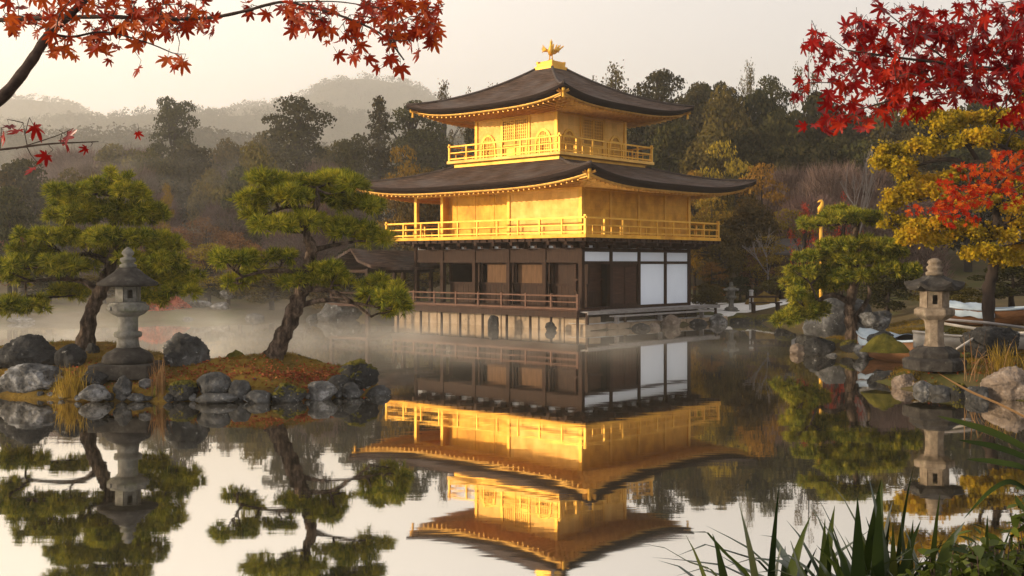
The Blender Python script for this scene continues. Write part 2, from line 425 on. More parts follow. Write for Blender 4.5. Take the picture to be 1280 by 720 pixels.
M['hill'] = leafmat('hill_canopy', [(0.2, (0.022, 0.024, 0.012)), (0.8, (0.065, 0.055, 0.026))], trans=0.0, scale=0.08)
M['boat_wood'] = surf('varnished_boat_wood', [(0.3, (0.085, 0.038, 0.016)), (0.7, (0.17, 0.08, 0.035))], scale=3, stretch=(0.8, 5, 5), rough=0.5, bump=0.2, dist=0.006)
M['tarp'] = surf('pale_blue_tarpaulin', [(0.3, (0.24, 0.30, 0.36)), (0.7, (0.38, 0.45, 0.52))], scale=2, rough=0.6, bump=0.4, bscale=4, dist=0.03)
M['boat_white'] = surf('white_boat_paint', [(0.3, (0.28, 0.25, 0.21)), (0.7, (0.46, 0.42, 0.37))], scale=3, rough=0.6, bump=0.15, dist=0.006)
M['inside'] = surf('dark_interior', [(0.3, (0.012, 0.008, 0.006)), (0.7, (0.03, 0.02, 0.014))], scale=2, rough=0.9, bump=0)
M['shingle_grey'] = surf('hut_shingles', [(0.3, (0.05, 0.042, 0.038)), (0.7, (0.10, 0.085, 0.078))], scale=3, stretch=(1, 4, 4), rough=0.9, bump=0.4, dist=0.02)

def roof_mat():
    m, nt = new_mat('bark_shingle_roof')
    N = nt.nodes; L = nt.links
    uv = N.new('ShaderNodeUVMap'); uv.uv_map = 'slope'
    mp = N.new('ShaderNodeMapping'); mp.inputs['Scale'].default_value = (0.55, 5.5, 1)
    L.new(uv.outputs[0], mp.inputs['Vector'])
    nz = N.new('ShaderNodeTexNoise'); nz.inputs['Scale'].default_value = 2.2; nz.inputs['Detail'].default_value = 9; nz.inputs['Roughness'].default_value = 0.68
    L.new(mp.outputs[0], nz.inputs['Vector'])
    cr = ramp_node(nt, [(0.36, (0.018, 0.010, 0.007)), (0.5, (0.068, 0.039, 0.026)), (0.64, (0.17, 0.108, 0.076))])
    L.new(nz.outputs['Fac'], cr.inputs[0])
    n2 = N.new('ShaderNodeTexNoise'); n2.inputs['Scale'].default_value = 0.7; n2.inputs['Detail'].default_value = 5
    L.new(uv.outputs[0], n2.inputs['Vector'])
    mr = N.new('ShaderNodeMapRange'); mr.inputs[1].default_value = 0.42; mr.inputs[2].default_value = 0.68
    L.new(n2.outputs['Fac'], mr.inputs[0])
    mx = N.new('ShaderNodeMix'); mx.data_type = 'RGBA'; mx.inputs[7].default_value = (0.13, 0.115, 0.11, 1)
    ml = N.new('ShaderNodeMath'); ml.operation = 'MULTIPLY'; ml.inputs[1].default_value = 0.55
    L.new(mr.outputs[0], ml.inputs[0]); L.new(ml.outputs[0], mx.inputs[0]); L.new(cr.outputs[0], mx.inputs[6])
    p = N.new('ShaderNodeBsdfPrincipled'); p.inputs['Roughness'].default_value = 0.85; p.inputs['Specular IOR Level'].default_value = 0.08
    L.new(mx.outputs[2], p.inputs['Base Color'])
    wv = N.new('ShaderNodeTexWave'); wv.wave_type = 'BANDS'; wv.bands_direction = 'Y'; wv.inputs['Scale'].default_value = 3.4
    wv.inputs['Distortion'].default_value = 2.5; wv.inputs['Detail'].default_value = 3; wv.inputs['Detail Scale'].default_value = 1.5
    L.new(uv.outputs[0], wv.inputs['Vector'])
    ad = N.new('ShaderNodeMath'); ad.operation = 'ADD'
    L.new(wv.outputs['Fac'], ad.inputs[0]); L.new(nz.outputs['Fac'], ad.inputs[1])
    b = N.new('ShaderNodeBump'); b.inputs['Strength'].default_value = 0.8; b.inputs['Distance'].default_value = 0.05
    L.new(ad.outputs[0], b.inputs['Height']); L.new(b.outputs[0], p.inputs['Normal'])
    o = N.new('ShaderNodeOutputMaterial'); L.new(p.outputs[0], o.inputs['Surface'])
    return m
M['roof'] = roof_mat()
M['eave'] = surf('layered_bark_eave', [(0.3, (0.010, 0.006, 0.005)), (0.7, (0.030, 0.017, 0.012))], scale=2, stretch=(0.6, 0.6, 14), rough=0.8, bump=0.5, bscale=3, dist=0.02)

def water_mat():
    m, nt = new_mat('still_pond_water')
    N = nt.nodes; L = nt.links
    tc = N.new('ShaderNodeTexCoord')
    mp = N.new('ShaderNodeMapping'); mp.inputs['Scale'].default_value = (0.5, 1.6, 1)
    L.new(tc.outputs['Object'], mp.inputs['Vector'])
    nz = N.new('ShaderNodeTexNoise'); nz.inputs['Scale'].default_value = 1.1; nz.inputs['Detail'].default_value = 3; nz.inputs['Roughness'].default_value = 0.5
    L.new(mp.outputs[0], nz.inputs['Vector'])
    b = N.new('ShaderNodeBump'); b.inputs['Strength'].default_value = 0.055; b.inputs['Distance'].default_value = 0.02
    L.new(nz.outputs['Fac'], b.inputs['Height'])
    g = N.new('ShaderNodeBsdfGlossy'); g.inputs['Roughness'].default_value = 0.025; g.inputs['Color'].default_value = (0.93, 0.90, 0.85, 1)
    d = N.new('ShaderNodeBsdfDiffuse'); d.inputs['Color'].default_value = (0.055, 0.047, 0.030, 1)
    L.new(b.outputs[0], g.inputs['Normal'])
    lw = N.new('ShaderNodeLayerWeight'); lw.inputs['Blend'].default_value = 0.5
    mr = N.new('ShaderNodeMapRange'); mr.inputs[1].default_value = 0.3; mr.inputs[2].default_value = 0.9
    mr.inputs[3].default_value = 0.70; mr.inputs[4].default_value = 0.93
    L.new(lw.outputs['Facing'], mr.inputs[0])
    ms = N.new('ShaderNodeMixShader')
    L.new(mr.outputs[0], ms.inputs[0]); L.new(d.outputs[0], ms.inputs[1]); L.new(g.outputs[0], ms.inputs[2])
    o = N.new('ShaderNodeOutputMaterial'); L.new(ms.outputs[0], o.inputs['Surface'])
    return m
M['water'] = water_mat()

# ------------------------------------------------------------------ pavilion frame (local axes: x along the right face, y along the left face)
PC = Vector((2.913, 44.38, 0))
PTH = R(47.39)
def P2W(x, y, z=0.0):
    c, s = math.cos(PTH), math.sin(PTH)
    return Vector((PC.x + x * c - y * s, PC.y + x * s + y * c, z))

# ------------------------------------------------------------------ ground and water
def w2(x, y):
    p = P2W(x, y); return (p.x, p.y)
POND = [(-60, 5.0), (-10, 5.3), (-2, 5.5), (2.2, 6.2), (4.6, 8.4), (7.6, 13.2), (10.6, 19.6), (10.4, 21.2), (9.3, 22.3), (8.6, 23.3), (8.5, 24.8), (9.2, 26.2),
        (11.4, 27.6), (11.4, 30.8), (9.3, 32.2), (9.0, 33.8), (11.6, 36.2), (12.6, 41.5), (11.9, 46.0), (11.2, 49.5), w2(9.4, -1.7), w2(4, -1.4), w2(-0.6, -0.9), w2(-0.6, 6), w2(-0.6, 14),
        (-9.5, 56), (-14, 52.5), (-20, 50.5), (-27, 47), (-60, 40)]
ISLE = [(-15.5, 22.4), (-12.5, 22.4), (-10.6, 22.0), (-8.7, 21.25), (-7.2, 21.2), (-6.0, 21.2), (-4.9, 21.35), (-3.9, 21.7), (-2.75, 22.6), (-2.95, 24.0), (-4.5, 25.0),
        (-6.5, 25.4), (-8.5, 27.2), (-11, 28.2), (-15.5, 27.5)]

def sdist(poly, X, Y):
    """signed distance to a polygon, positive inside"""
    P = np.array(poly); Q = np.roll(P, -1, axis=0)
    d = np.full(X.shape, 1e9); ins = np.zeros(X.shape, bool)
    for (x0, y0), (x1, y1) in zip(P, Q):
        ex, ey = x1 - x0, y1 - y0
        t = np.clip(((X - x0) * ex + (Y - y0) * ey) / (ex * ex + ey * ey), 0, 1)
        d = np.minimum(d, np.hypot(X - x0 - t * ex, Y - y0 - t * ey))
        cond = ((y0 > Y) != (y1 > Y))
        xi = x0 + (Y - y0) * ex / (ey if abs(ey) > 1e-9 else 1e-9)
        ins ^= cond & (X < xi)
    return np.where(ins, d, -d)

def smooth(t):
    t = np.clip(t, 0, 1); return t * t * (3 - 2 * t)

def wob(X, Y, s, seed=0.0):
    return (np.sin(X * s + 1.3 + seed) * np.cos(Y * s * 1.17 + 0.4 + seed * 2) + 0.5 * np.sin(X * s * 2.3 + Y * s * 1.9 + seed) + 0.25 * np.sin(X * s * 4.7 - Y * s * 3.9))

def ground_h(X, Y):
    d = -sdist(POND, X, Y) + 0.12 * wob(X, Y, 1.7)
    h = np.where(d > 0, 0.34 * smooth(d / 0.7) + 0.35 * smooth(d / 8), -0.7 * smooth(-d / 1.2))
    h = h + np.where(d > 0.5, 0.05 * wob(X, Y, 0.8), 0)
    h = h + 0.13 * np.maximum(0, Y - 64) * smooth((Y - 60) / 25) * (Y < 1e6) * np.clip(1 - np.maximum(0, Y - 95) / 120, 0.0, 1)
    near = smooth((9 - Y) / 3) * (d > 0)                     # the bank the photographer stands on
    h = h + near * 0.55 * smooth(d / 1.5)
    rb = smooth((X - 9) / 6) * smooth((60 - Y) / 10) * (d > 0)
    h = h + rb * 0.5 * smooth(d / 5)
    return h

xs = np.concatenate([np.linspace(-1050, -70, 22), np.linspace(-68, -30, 39)[:-1], np.arange(-30, 30, 0.4), np.linspace(30, 68, 39), np.linspace(75, 1050, 22)])
ys = np.concatenate([np.linspace(-45, -10, 8), np.arange(-8, 62, 0.4), np.arange(62, 130, 1.0), np.linspace(132, 1960, 46)])
GX, GY = np.meshgrid(xs, ys)
GZ = ground_h(GX, GY)
nx, ny = len(xs), len(ys)
idx = np.arange(nx * ny).reshape(ny, nx)
F = np.stack([idx[:-1, :-1], idx[:-1, 1:], idx[1:, 1:], idx[1:, :-1]], -1).reshape(-1, 4)
tag(link_mesh('ground', np_mesh('ground', np.stack([GX, GY, GZ], -1).reshape(-1, 3), F, M['ground'], True)), 'brown mossy garden ground and forest floor around the pond', 'ground', None, 'structure')

def gz(x, y):
    return float(ground_h(np.array([float(x)]), np.array([float(y)]))[0])

mb = MB()
mb.add([(-80, -2, 0), (40, -2, 0), (40, 70, 0), (-80, 70, 0)], [(0, 1, 2, 3)])
tag(mb.build('pond_water', M['water']), 'still mirror-like pond water reflecting the pavilion and sky', 'water', None, 'structure')

def isle_h(X, Y):
    d = sdist(ISLE, X, Y) + 0.08 * wob(X, Y, 2.1)
    h = np.where(d > 0, 0.30 * smooth(d / 0.45) + 0.30 * smooth(d / 1.8), -0.6 * smooth(-d / 0.5))
    h += np.where(d > 0.2, 0.03 * wob(X, Y, 3.1) + 0.02 * wob(X, Y, 7), 0)
    h += 0.16 * np.exp(-(((X + 5.2) / 1.3) ** 2 + ((Y - 23.0) / 0.9) ** 2)) + 0.25 * np.exp(-(((X + 10.6) / 1.6) ** 2 + ((Y - 25.8) / 1.3) ** 2))
    return h
ix = np.arange(-16, -2, 0.08); iy = np.arange(20.4, 29, 0.08)
IX, IY = np.meshgrid(ix, iy)
IZ = isle_h(IX, IY)
idx = np.arange(IX.size).reshape(IX.shape)
F = np.stack([idx[:-1, :-1], idx[:-1, 1:], idx[1:, 1:], idx[1:, :-1]], -1).reshape(-1, 4)
zq = IZ.reshape(-1)[F].max(1)
F = F[zq > -0.35]
tag(link_mesh('island_ground', np_mesh('island_ground', np.stack([IX, IY, IZ], -1).reshape(-1, 3), F, M['island'], True)), 'low mossy islet with russet soil in the pond at the left', 'island', None, 'structure')
def iz(x, y):
    return float(isle_h(np.array([float(x)]), np.array([float(y)]))[0])

# white gravel court right of the pavilion
gp = [P2W(8.8, -1.2), P2W(9.6, -1.35), (12.2, 51.5, 0), (14.5, 52.5, 0), (18, 55, 0), (16, 60, 0), P2W(10.5, 4)]
mb = MB(); n = 14
cx = sum(p[0] for p in gp) / len(gp); cyy = sum(p[1] for p in gp) / len(gp)
vs = []; fs = []
m_ = len(gp)
for k in range(n + 1):
    t = k / n
    for p in gp:
        x, y = lerp(cx, p[0], t), lerp(cyy, p[1], t)
        vs.append((x, y, gz(x, y) + 0.03))
for k in range(n):
    for j in range(m_):
        j2 = (j + 1) % m_
        fs.append((k * m_ + j, k * m_ + j2, (k + 1) * m_ + j2, (k + 1) * m_ + j))
mb.add(vs, fs)
tag(mb.build('gravel_path', M['sand'], None, True), 'pale gravel court beside the right end of the pavilion', 'path', None, 'structure')

# ------------------------------------------------------------------ hills
def hill(name, label, pts, Y, depth, blob, nb, seed):
    rg = np.random.default_rng(seed)
    px = np.array([p[0] for p in pts], float); py = np.array([p[1] for p in pts], float)
    u = np.linspace(px[0], px[-1], 260)
    top = np.interp(u, px, py)
    k = np.ones(9) / 9
    top = np.convolve(np.pad(top, 4, 'edge'), k, 'valid')
    zt = EYE + (HOR - top) / FPX * Y - blob * 0.7
    X = (u - 640) / FPX * Y
    rows = []
    prof = [(-1.0, 0.0), (-0.7, 0.28), (-0.4, 0.62), (-0.15, 0.90), (0.0, 1.0), (0.3, 0.9), (1.0, 0.2)]
    def surfz(t, f):
        return f * t
    fr = np.array([p[0] for p in prof]); fz = np.array([p[1] for p in prof])
    for a in np.linspace(-1, 1, 25):
        f = np.interp(a, fr, fz)
        wv = 1 + 0.06 * np.sin(X * 0.05 + a * 5 + seed) * (1 - abs(f - 1) * 0 if f < 1 else 0)
        rows.append(np.stack([X * (1 + a * depth / Y * 0.4), np.full_like(X, Y + a * depth), zt * f * wv + 1.0 * (1 - f)], -1))
    V = np.concatenate(rows); n = len(u)
    idx = np.arange(len(V)).reshape(25, n)
    F = np.stack([idx[:-1, :-1], idx[:-1, 1:], idx[1:, 1:], idx[1:, :-1]], -1).reshape(-1, 4)
    tag(link_mesh(name, np_mesh(name, V, F, M['hill'], True)), label, 'hill', None, 'structure')
    # tree canopy on the hill: lumpy crowns of small leaf faces
    grid = V.reshape(25, n, 3)
    ri = rg.random(nb) ** 0.8 * 13.0
    ci = rg.random(nb) * (n - 2)
    r0 = ri.astype(int); c0 = ci.astype(int); fr_ = (ri - r0)[:, None]; fc = (ci - c0)[:, None]
    ctr = (grid[r0, c0] * (1 - fr_) + grid[np.minimum(r0 + 1, 24), c0] * fr_) * (1 - fc) + grid[r0, c0 + 1] * fc
    s = blob * rg.uniform(0.55, 1.25, nb)
    per = 26
    dirs = unit(rg.normal(size=(nb, per, 3)) * np.array([1, 1, 1.0]) + np.array([0, -0.3, 0.5]))
    pos = ctr[:, None, :] + dirs * s[:, None, None] * np.array([1, 1, 1.15]) * rg.uniform(0.65, 1.1, (nb, per, 1)) + np.array([0, 0, 0.5]) * s[:, None, None]
    me = leaf_quads(pos.reshape(-1, 3), dirs.reshape(-1, 3), np.repeat(s, per) * 0.42, rg, name + '_wood')
    me.materials.append(M['hill'])
    tag(link_mesh('hill_wood', me), label.replace('hill', 'wood on the hill') if 'hill' in label else label, 'wood', None, 'stuff')

def leaf_quads(pos, nrm, size, rg, name, aspect=0.75, jitter=0.6):
    n = len(pos)
    nn = unit(nrm + rg.normal(size=(n, 3)) * jitter)
    t = unit(np.cross(nn, rg.normal(size=(n, 3))))
    b = np.cross(nn, t)
    s = (np.asarray(size) * rg.uniform(0.65, 1.25, n))[:, None] * 0.5
    V = np.stack([pos - t * s, pos - b * s * aspect + nn * s * 0.2, pos + t * s, pos + b * s * aspect - nn * s * 0.15], 1).reshape(-1, 3)
    return np_mesh(name, V, np.arange(4 * n).reshape(n, 4))

hill('hill', 'broad hazy hill with a rounded top beyond the left wood', [(-160, 112), (-60, 116), (0, 120), (60, 122), (88, 130), (115, 146), (180, 150), (250, 146), (285, 139), (320, 130), (355, 122), (380, 117), (405, 108), (428, 96), (455, 93), (490, 99), (530, 112), (570, 128), (640, 142), (760, 150), (900, 150), (1100, 150), (1400, 150)], 1600, 300, 6.2, 9000, 3)
hill('hill', 'long low wooded hill in front of the rounded hazy peak', [(-160, 150), (0, 152), (100, 150), (150, 141), (200, 138), (270, 142), (320, 139), (360, 136), (420, 138), (480, 142), (540, 145), (640, 150), (800, 150), (1000, 150), (1400, 150)], 1060, 180, 5.0, 8000, 5)
hill('hill', 'nearest forested brown hill foot behind the left trees', [(-160, 172), (0, 170), (90, 164), (160, 164), (230, 168), (320, 178), (420, 184), (520, 180), (640, 170), (800, 165), (1000, 160), (1400, 160)], 450, 80, 3.0, 8000, 8)

# ------------------------------------------------------------------ pavilion
pav = empty('golden_pavilion', PC, PTH, 'three-storey gilded pavilion with dark timber ground floor standing over the pond', 'pavilion')
A, B = 10.4, 8.2
CXL, CYL = B / 2, A / 2

def hip_roof(prefix, hx0, hy0, z0, hx1, hy1, z1, lift, thick, soffit_in, soffit_z, ctr=(CXL, CYL), curve=0.5, pw=3.2, ns=40, ntt=14):
    """curved hipped roof: eave half sizes h0 at z0, top half sizes h1 at z1, corner upturn lift"""
    cx, cy = ctr
    verts = []; faces = []; uvs = []
    def pt(side, s, t, dz=0.0):
        hx = lerp(hx0, hx1, t); hy = lerp(hy0, hy1, t)
        prof = (1 - curve) * t + curve * t * t
        lf = lift * (abs(s) ** pw) * (1 - t) ** 2.2
        bow = 1 - 0.022 * (1 - abs(s) ** 2) * (1 - t)            # eaves sweep out a little at the corners
        z = lerp(z0, z1, prof) + lf + dz
        if side == 0: return (cx + s * hx, cy - hy * bow, z)
        if side == 1: return (cx + hx * bow, cy + s * hy, z)
        if side == 2: return (cx - s * hx, cy + hy * bow, z)
        return (cx - hx * bow, cy - s * hy, z)
    ss = [math.copysign(abs(v) ** 0.75, v) for v in np.linspace(-1, 1, ns + 1)]
    for side in range(4):
        base = len(verts)
        L = (hx0 if side % 2 == 0 else hy0)
        sl = math.hypot((hy0 - hy1) if side % 2 == 0 else (hx0 - hx1), z1 - z0)
        for j in range(ntt + 1):
            t = j / ntt
            for s in ss:
                verts.append(pt(side, s, t)); uvs.append((s * lerp(L, hx1, t) + side * 37, t * sl))
        w = ns + 1
        for j in range(ntt):
            for i in range(ns):
                faces.append((base + j * w + i, base + j * w + i + 1, base + (j + 1) * w + i + 1, base + (j + 1) * w + i))
    me = bpy.data.meshes.new('roof')
    me.from_pydata(verts, [], faces)
    ul = me.uv_layers.new(name='slope')
    for lp in me.loops:
        ul.data[lp.index].uv = uvs[lp.vertex_index]
    me.polygons.foreach_set('use_smooth', [True] * len(me.polygons))
    roof = link_mesh('roof', me, M['roof'], pav)
    # thick layered bark edge
    e = MB()
    for side in range(4):
        vs = []; fs = []
        for s in ss:
            x, y, z = pt(side, s, 0)
            dx, dy = cx - x, cy - y
            nrm = [(0, 1), (-1, 0), (0, -1), (1, 0)][side]
            vs += [(x, y, z), (x + nrm[0] * 0.02, y + nrm[1] * 0.02, z - thick * 0.55), (x + nrm[0] * 0.16, y + nrm[1] * 0.16, z - thick * 0.62), (x + nrm[0] * 0.32, y + nrm[1] * 0.32, z - thick)]
        for i in range(ns):
            for k in range(3):
                a = i * 4 + k
                fs.append((a + 1, a + 5, a + 4, a))
        e.add(vs, fs)
    e.build('eave_edge', M['eave'], roof, True)
    # gilded fascia below the edge, soffit and rafters
    g = MB(); sf = MB(); rf = MB()
    for side in range(4):
        nrm = Vector([(0, 1, 0), (-1, 0, 0), (0, -1, 0), (1, 0, 0)][side])
        vs = []; fs = []; sv = []; sfs = []
        for s in ss:
            x, y, z = pt(side, s, 0)
            ins = 0.30
            q = Vector((x, y, z - thick)) + nrm * ins
            vs += [q + Vector((0, 0, 0.02)), q - Vector((0, 0, 0.06)), q - Vector((0, 0, 0.06)) + nrm * 0.10]
            q0 = q - Vector((0, 0, 0.04)) + nrm * 0.10
            q1 = Vector((x, y, 0))
            if side % 2 == 0:
                q1 = Vector((cx + (x - cx) * (hx0 - soffit_in) / hx0, q.y + nrm.y * (soffit_in - ins), soffit_z))
            else:
                q1 = Vector((q.x + nrm.x * (soffit_in - ins), cy + (y - cy) * (hy0 - soffit_in) / hy0, soffit_z))
            for k in range(5):
                t = k / 4
                p = q0.lerp(q1, t)
                sv.append(p)
        for i in range(ns):
            for k in range(2):
                a = i * 3 + k
                fs.append((a + 1, a + 4, a + 3, a))
            for k in range(4):
                a = i * 5 + k
                sfs.append((a, a + 1, a + 6, a + 5))
        g.add(vs, fs); sf.add(sv, sfs)
        # rafters
        nr = int((hx0 if side % 2 == 0 else hy0) * 2 / 0.30)
        for r in range(nr + 1):
            s = -0.98 + 1.96 * r / nr
            x, y, z = pt(side, s, 0)
            q = Vector((x, y, z - thick - 0.08)) + nrm * 0.46
            if side % 2 == 0:
                inx = cx + s * hx0 * 0.98
                if abs(inx - cx) > hx0 - soffit_in:
                    dd = (abs(inx - cx) - (hx0 - soffit_in))
                else: dd = 0
                q1 = Vector((inx, q.y + nrm.y * (soffit_in - 0.46), soffit_z - 0.06))
            else:
                iny = cy + (y - cy) * 1.0
                dd = max(0, abs(iny - cy) - (hy0 - soffit_in))
                q1 = Vector((q.x + nrm.x * (soffit_in - 0.46), iny, soffit_z - 0.06))
            f_ = 1 - dd / soffit_in
            if f_ < 0.12: continue
            q1 = q.lerp(q1, f_)
            rf.bar(q, q1, 0.07, 0.09)
    g.build('eave_fascia', M['gold_old'], roof, True)
    sf.build('soffit', M['gold_old'], roof, True)
    rf.build('rafters', M['gold_old'], roof)
    # corner ornaments
    for side in range(4):
        x, y, z = pt(side, 1.0, 0)
        o = MB()
        d = Vector((cx - x, cy - y, 0)); d.normalize()
        q = Vector((x, y, z - thick - 0.02)) + d * 0.34
        o.bar(q - d * 0.16, q + d * 0.9 - Vector((0, 0, 0.10)), 0.13, 0.16)
        b = q - d * 0.02 - Vector((0, 0, 0.17))
        o.lathe([(0.015, 0.12), (0.03, 0.08), (0.05, 0.02), (0.055, -0.10), (0.07, -0.15), (0.02, -0.16)][::-1], 10, b)
        o.build('wind_bell', M['gold_trim'], roof, True)
    # hip ridges
    for side in range(4):
        h = MB()
        pts = [Vector(pt(side, 1.0, t)) + Vector((0, 0, 0.02)) for t in np.linspace(0, 1, 12)]
        h.tube(pts, [0.07] * 12, 6)
        h.build('hip_ridge', M['roof_ridge'], roof, True)
    return roof

M['roof_ridge'] = surf('ridge_bark', [(0.3, (0.035, 0.025, 0.021)), (0.7, (0.085, 0.065, 0.056))], scale=3, rough=0.85, bump=0.4, dist=0.02)

# ---- stone base and platforms
mb = MB()
rs = random.Random(3)
y = -0.85
while y < 10.9:
    L = rs.uniform(1.0, 1.7)
    mb.span(-0.78 + rs.uniform(-0.02, 0.02), 0.2, y, min(y + L - 0.025, 10.95), -0.5, 0.56 + rs.uniform(-0.01, 0.01))
    y += L
mb.build('stone_wall', M['stone_tan'], pav, False, 0.04)
mb = MB()
x = -0.95
while x < 8.9:
    L = rs.uniform(0.9, 1.6)
    off = lerp(-1.0, -1.55, (x + 1) / 10)
    mb.span(x, min(x + L - 0.02, 9.1), off + rs.uniform(-0.06, 0.06), -0.2, -0.5, 0.26 + rs.uniform(-0.01, 0.01))
    x += L
mb.build('terrace_kerb', M['stone_tan'], pav, False, 0.04)
mb = MB()
for k in range(6):
    mb.span(-0.78 + k * 1.63, -0.78 + k * 1.63 + 1.61, -0.93 - 0.08 * k, 0.1, 0.26, 0.30 + 0.004 * (k % 2))
mb.build('terrace_paving', M['stone_pave'], pav, False, 0.012)

# ---- decks (engawa)
DZ = 0.84
mb = MB()
for k in range(11):                                    # left deck planks run along the face
    mb.span(-1.20 + k * 0.14, -1.20 + k * 0.14 + 0.13, -0.72, A + 0.25, DZ - 0.05, DZ)
mb.build('left_deck', M['wood_h'], pav)
mb = MB(); mb.span(-1.24, -1.10, -0.76, A + 0.28, DZ - 0.30, DZ - 0.055); mb.span(-1.09, 0.1, -0.74, -0.62, DZ - 0.28, DZ - 0.055)
mb.build('deck_beam', M['wood'], pav, False, 0.01)
for yv in (-0.66, 0.75, 1.9, 3.25, 4.7, 6.1, 7.3, 8.7, 10.3):
    mb = MB(); mb.tube([(-1.10, yv, -0.6), (-1.10, yv, DZ - 0.28)], [0.065, 0.055], 8)
    mb.build('deck_pile', M['wood'], pav, True)
# left deck railing
rl = MB()
rl.bar((-1.12, -0.70, DZ + 0.58), (-1.12, A + 0.2, DZ + 0.58), 0.07, 0.06)
rl.bar((-1.12, -0.70, DZ + 0.33), (-1.12, A + 0.2, DZ + 0.33), 0.055, 0.05)
rl.bar((-1.12, -0.70, DZ + 0.05), (-1.12, A + 0.2, DZ + 0.05), 0.08, 0.08)
M['wood_rail'] = surf('worn_railing_timber', [(0.3, (0.075, 0.036, 0.023)), (0.7, (0.15, 0.080, 0.052))], scale=3, stretch=(4, 1, 4), rough=0.65, bump=0.2, dist=0.006)
railing = rl.build('deck_railing', M['wood_rail'], pav)
for k, yv in enumerate(np.linspace(-0.68, A + 0.15, 9)):
    mb = MB(); mb.span(-1.165, -1.075, yv - 0.045, yv + 0.045, DZ, DZ + 0.66); mb.build('railing_post', M['wood_rail'], railing, False, 0.008)
# right veranda: upper plank deck, lower step, legs
mb = MB()
for k in range(5):
    mb.span(-1.02, B + 0.75, -0.30 - k * 0.16 - 0.15, -0.30 - k * 0.16, 0.745, 0.795)
mb.span(-1.02, B + 0.75, -1.14, -1.10, 0.66, 0.80)
mb.build('right_deck', M['wood_grey'], pav)
for xv in (-0.95, 1.6, 3.9, 6.2, 8.7):
    mb = MB(); mb.span(xv - 0.05, xv + 0.05, -1.09, -0.99, 0.27, 0.745); mb.build('deck_leg', M['wood'], pav)
mb = MB(); mb.span(0.25, B - 0.5, -1.62, -1.24, 0.545, 0.60); mb.build('step_bench', M['wood_grey'], pav, False, 0.008)
for xv in (0.5, 3.6, 6.9):
    mb = MB(); mb.span(xv - 0.05, xv + 0.05, -1.52, -1.34, 0.27, 0.545); mb.build('step_leg', M['wood_grey'], pav)
mb = MB(); mb.span(-0.05, B + 0.1, -0.26, 0.0, 0.27, 0.70); mb.build('foundation_beam', M['wood'], pav)

# ---- ground floor
def pillar(x, y, z0, z1, w, m):
    mb = MB(); mb.span(x - w / 2, x + w / 2, y - w / 2, y + w / 2, z0, z1); return mb.build('pillar', m, pav, False, 0.012)
YL = [0.0, 2.1, 4.22, 6.35, 8.46, A]
for yv in YL: pillar(0.10, yv + (0.1 if yv == 0 else -0.1 if yv == A else 0), 0.3, 3.62, 0.20, M['wood'])
for k in range(1, 5): pillar(2.05 * k - (0.1 if k == 4 else 0), 0.10, 0.3, 3.62, 0.18 if k < 4 else 0.20, M['wood'])
pillar(B - 0.1, 8.46, 0.3, 3.62, 0.18, M['wood']); pillar(B - 0.1, A - 0.1, 0.3, 3.62, 0.18, M['wood']); pillar(4.1, A - 0.1, 0.3, 3.62, 0.18, M['wood'])
# sills and lintels
mb = MB()
mb.span(0.02, 0.18, 0.2, A - 0.2, DZ - 0.1, DZ + 0.10)
mb.span(0.0, B, 0.02, 0.18, 0.70, 0.90)
mb.build('sill_beam', M['wood'], pav)
mb = MB()
mb.span(0.03, 0.17, 0.2, A - 0.2, 2.78, 2.90); mb.span(0.05, 0.15, 0.2, A - 0.2, 2.90, 3.28); mb.span(0.03, 0.17, 0.2, A - 0.2, 3.28, 3.40)
mb.build('lintel_wall', M['wood_red'], pav)
mb = MB()
mb.span(0.2, B - 0.2, 0.03, 0.17, 2.72, 2.84); mb.span(0.2, B - 0.2, 0.03, 0.17, 3.24, 3.40)
mb.build('right_lintel', M['wood'], pav)
mb = MB(); mb.span(-0.02, B + 0.02, A - 0.16, A - 0.04, 2.78, 3.40); mb.span(B - 0.16, B - 0.04, 0.2, A - 0.2, 2.78, 3.40); mb.build('back_lintel', M['wood'], pav)
# left-face screens set back in the bays
for i in range(4):
    y0, y1 = YL[i] + 0.1, YL[i + 1] - 0.1
    mb = MB(); nb = int((y1 - y0) / 0.17); wv = (y1 - y0) / nb
    for k in range(nb):
        mb.span(0.46 + 0.006 * (k % 2), 0.54, y0 + k * wv, y0 + (k + 1) * wv - 0.008, DZ, 1.78)
    wn_ = mb.build('wainscot', M['wood_red'], pav)
    mb = MB(); mb.span(0.42, 0.56, y0, y1, 1.78, 1.88); mb.build('wainscot_rail', M['wood'], wn_)
    mb = MB(); mb.span(0.44, 0.58, y0 - 0.05, y0 + 0.07, 1.88, 2.80); mb.span(0.44, 0.58, y1 - 0.07, y1 + 0.05, 1.88, 2.80); mb.span(0.44, 0.58, y0, y1, 2.70, 2.80)
    if i in (0, 1, 2):
        fr = mb.build('screen_frame', M['wood'], pav)
        mb = MB(); mb.span(0.50, 0.54, y0 - 0.05, y1 + (0.05 if i < 2 else -0.30), 1.86, 2.72)
        mb.build('screen_panel', M['wood_tan'] if i > 0 else M['wood_red'], fr)
    else:
        mb.build('screen_frame', M['wood'], pav)
# inner walls (dark room)
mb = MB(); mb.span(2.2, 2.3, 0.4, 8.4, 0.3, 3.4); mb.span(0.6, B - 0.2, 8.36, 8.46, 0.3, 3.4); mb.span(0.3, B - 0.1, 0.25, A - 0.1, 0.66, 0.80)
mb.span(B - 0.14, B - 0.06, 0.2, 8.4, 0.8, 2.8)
mb.build('inner_wall', M['inside'], pav)
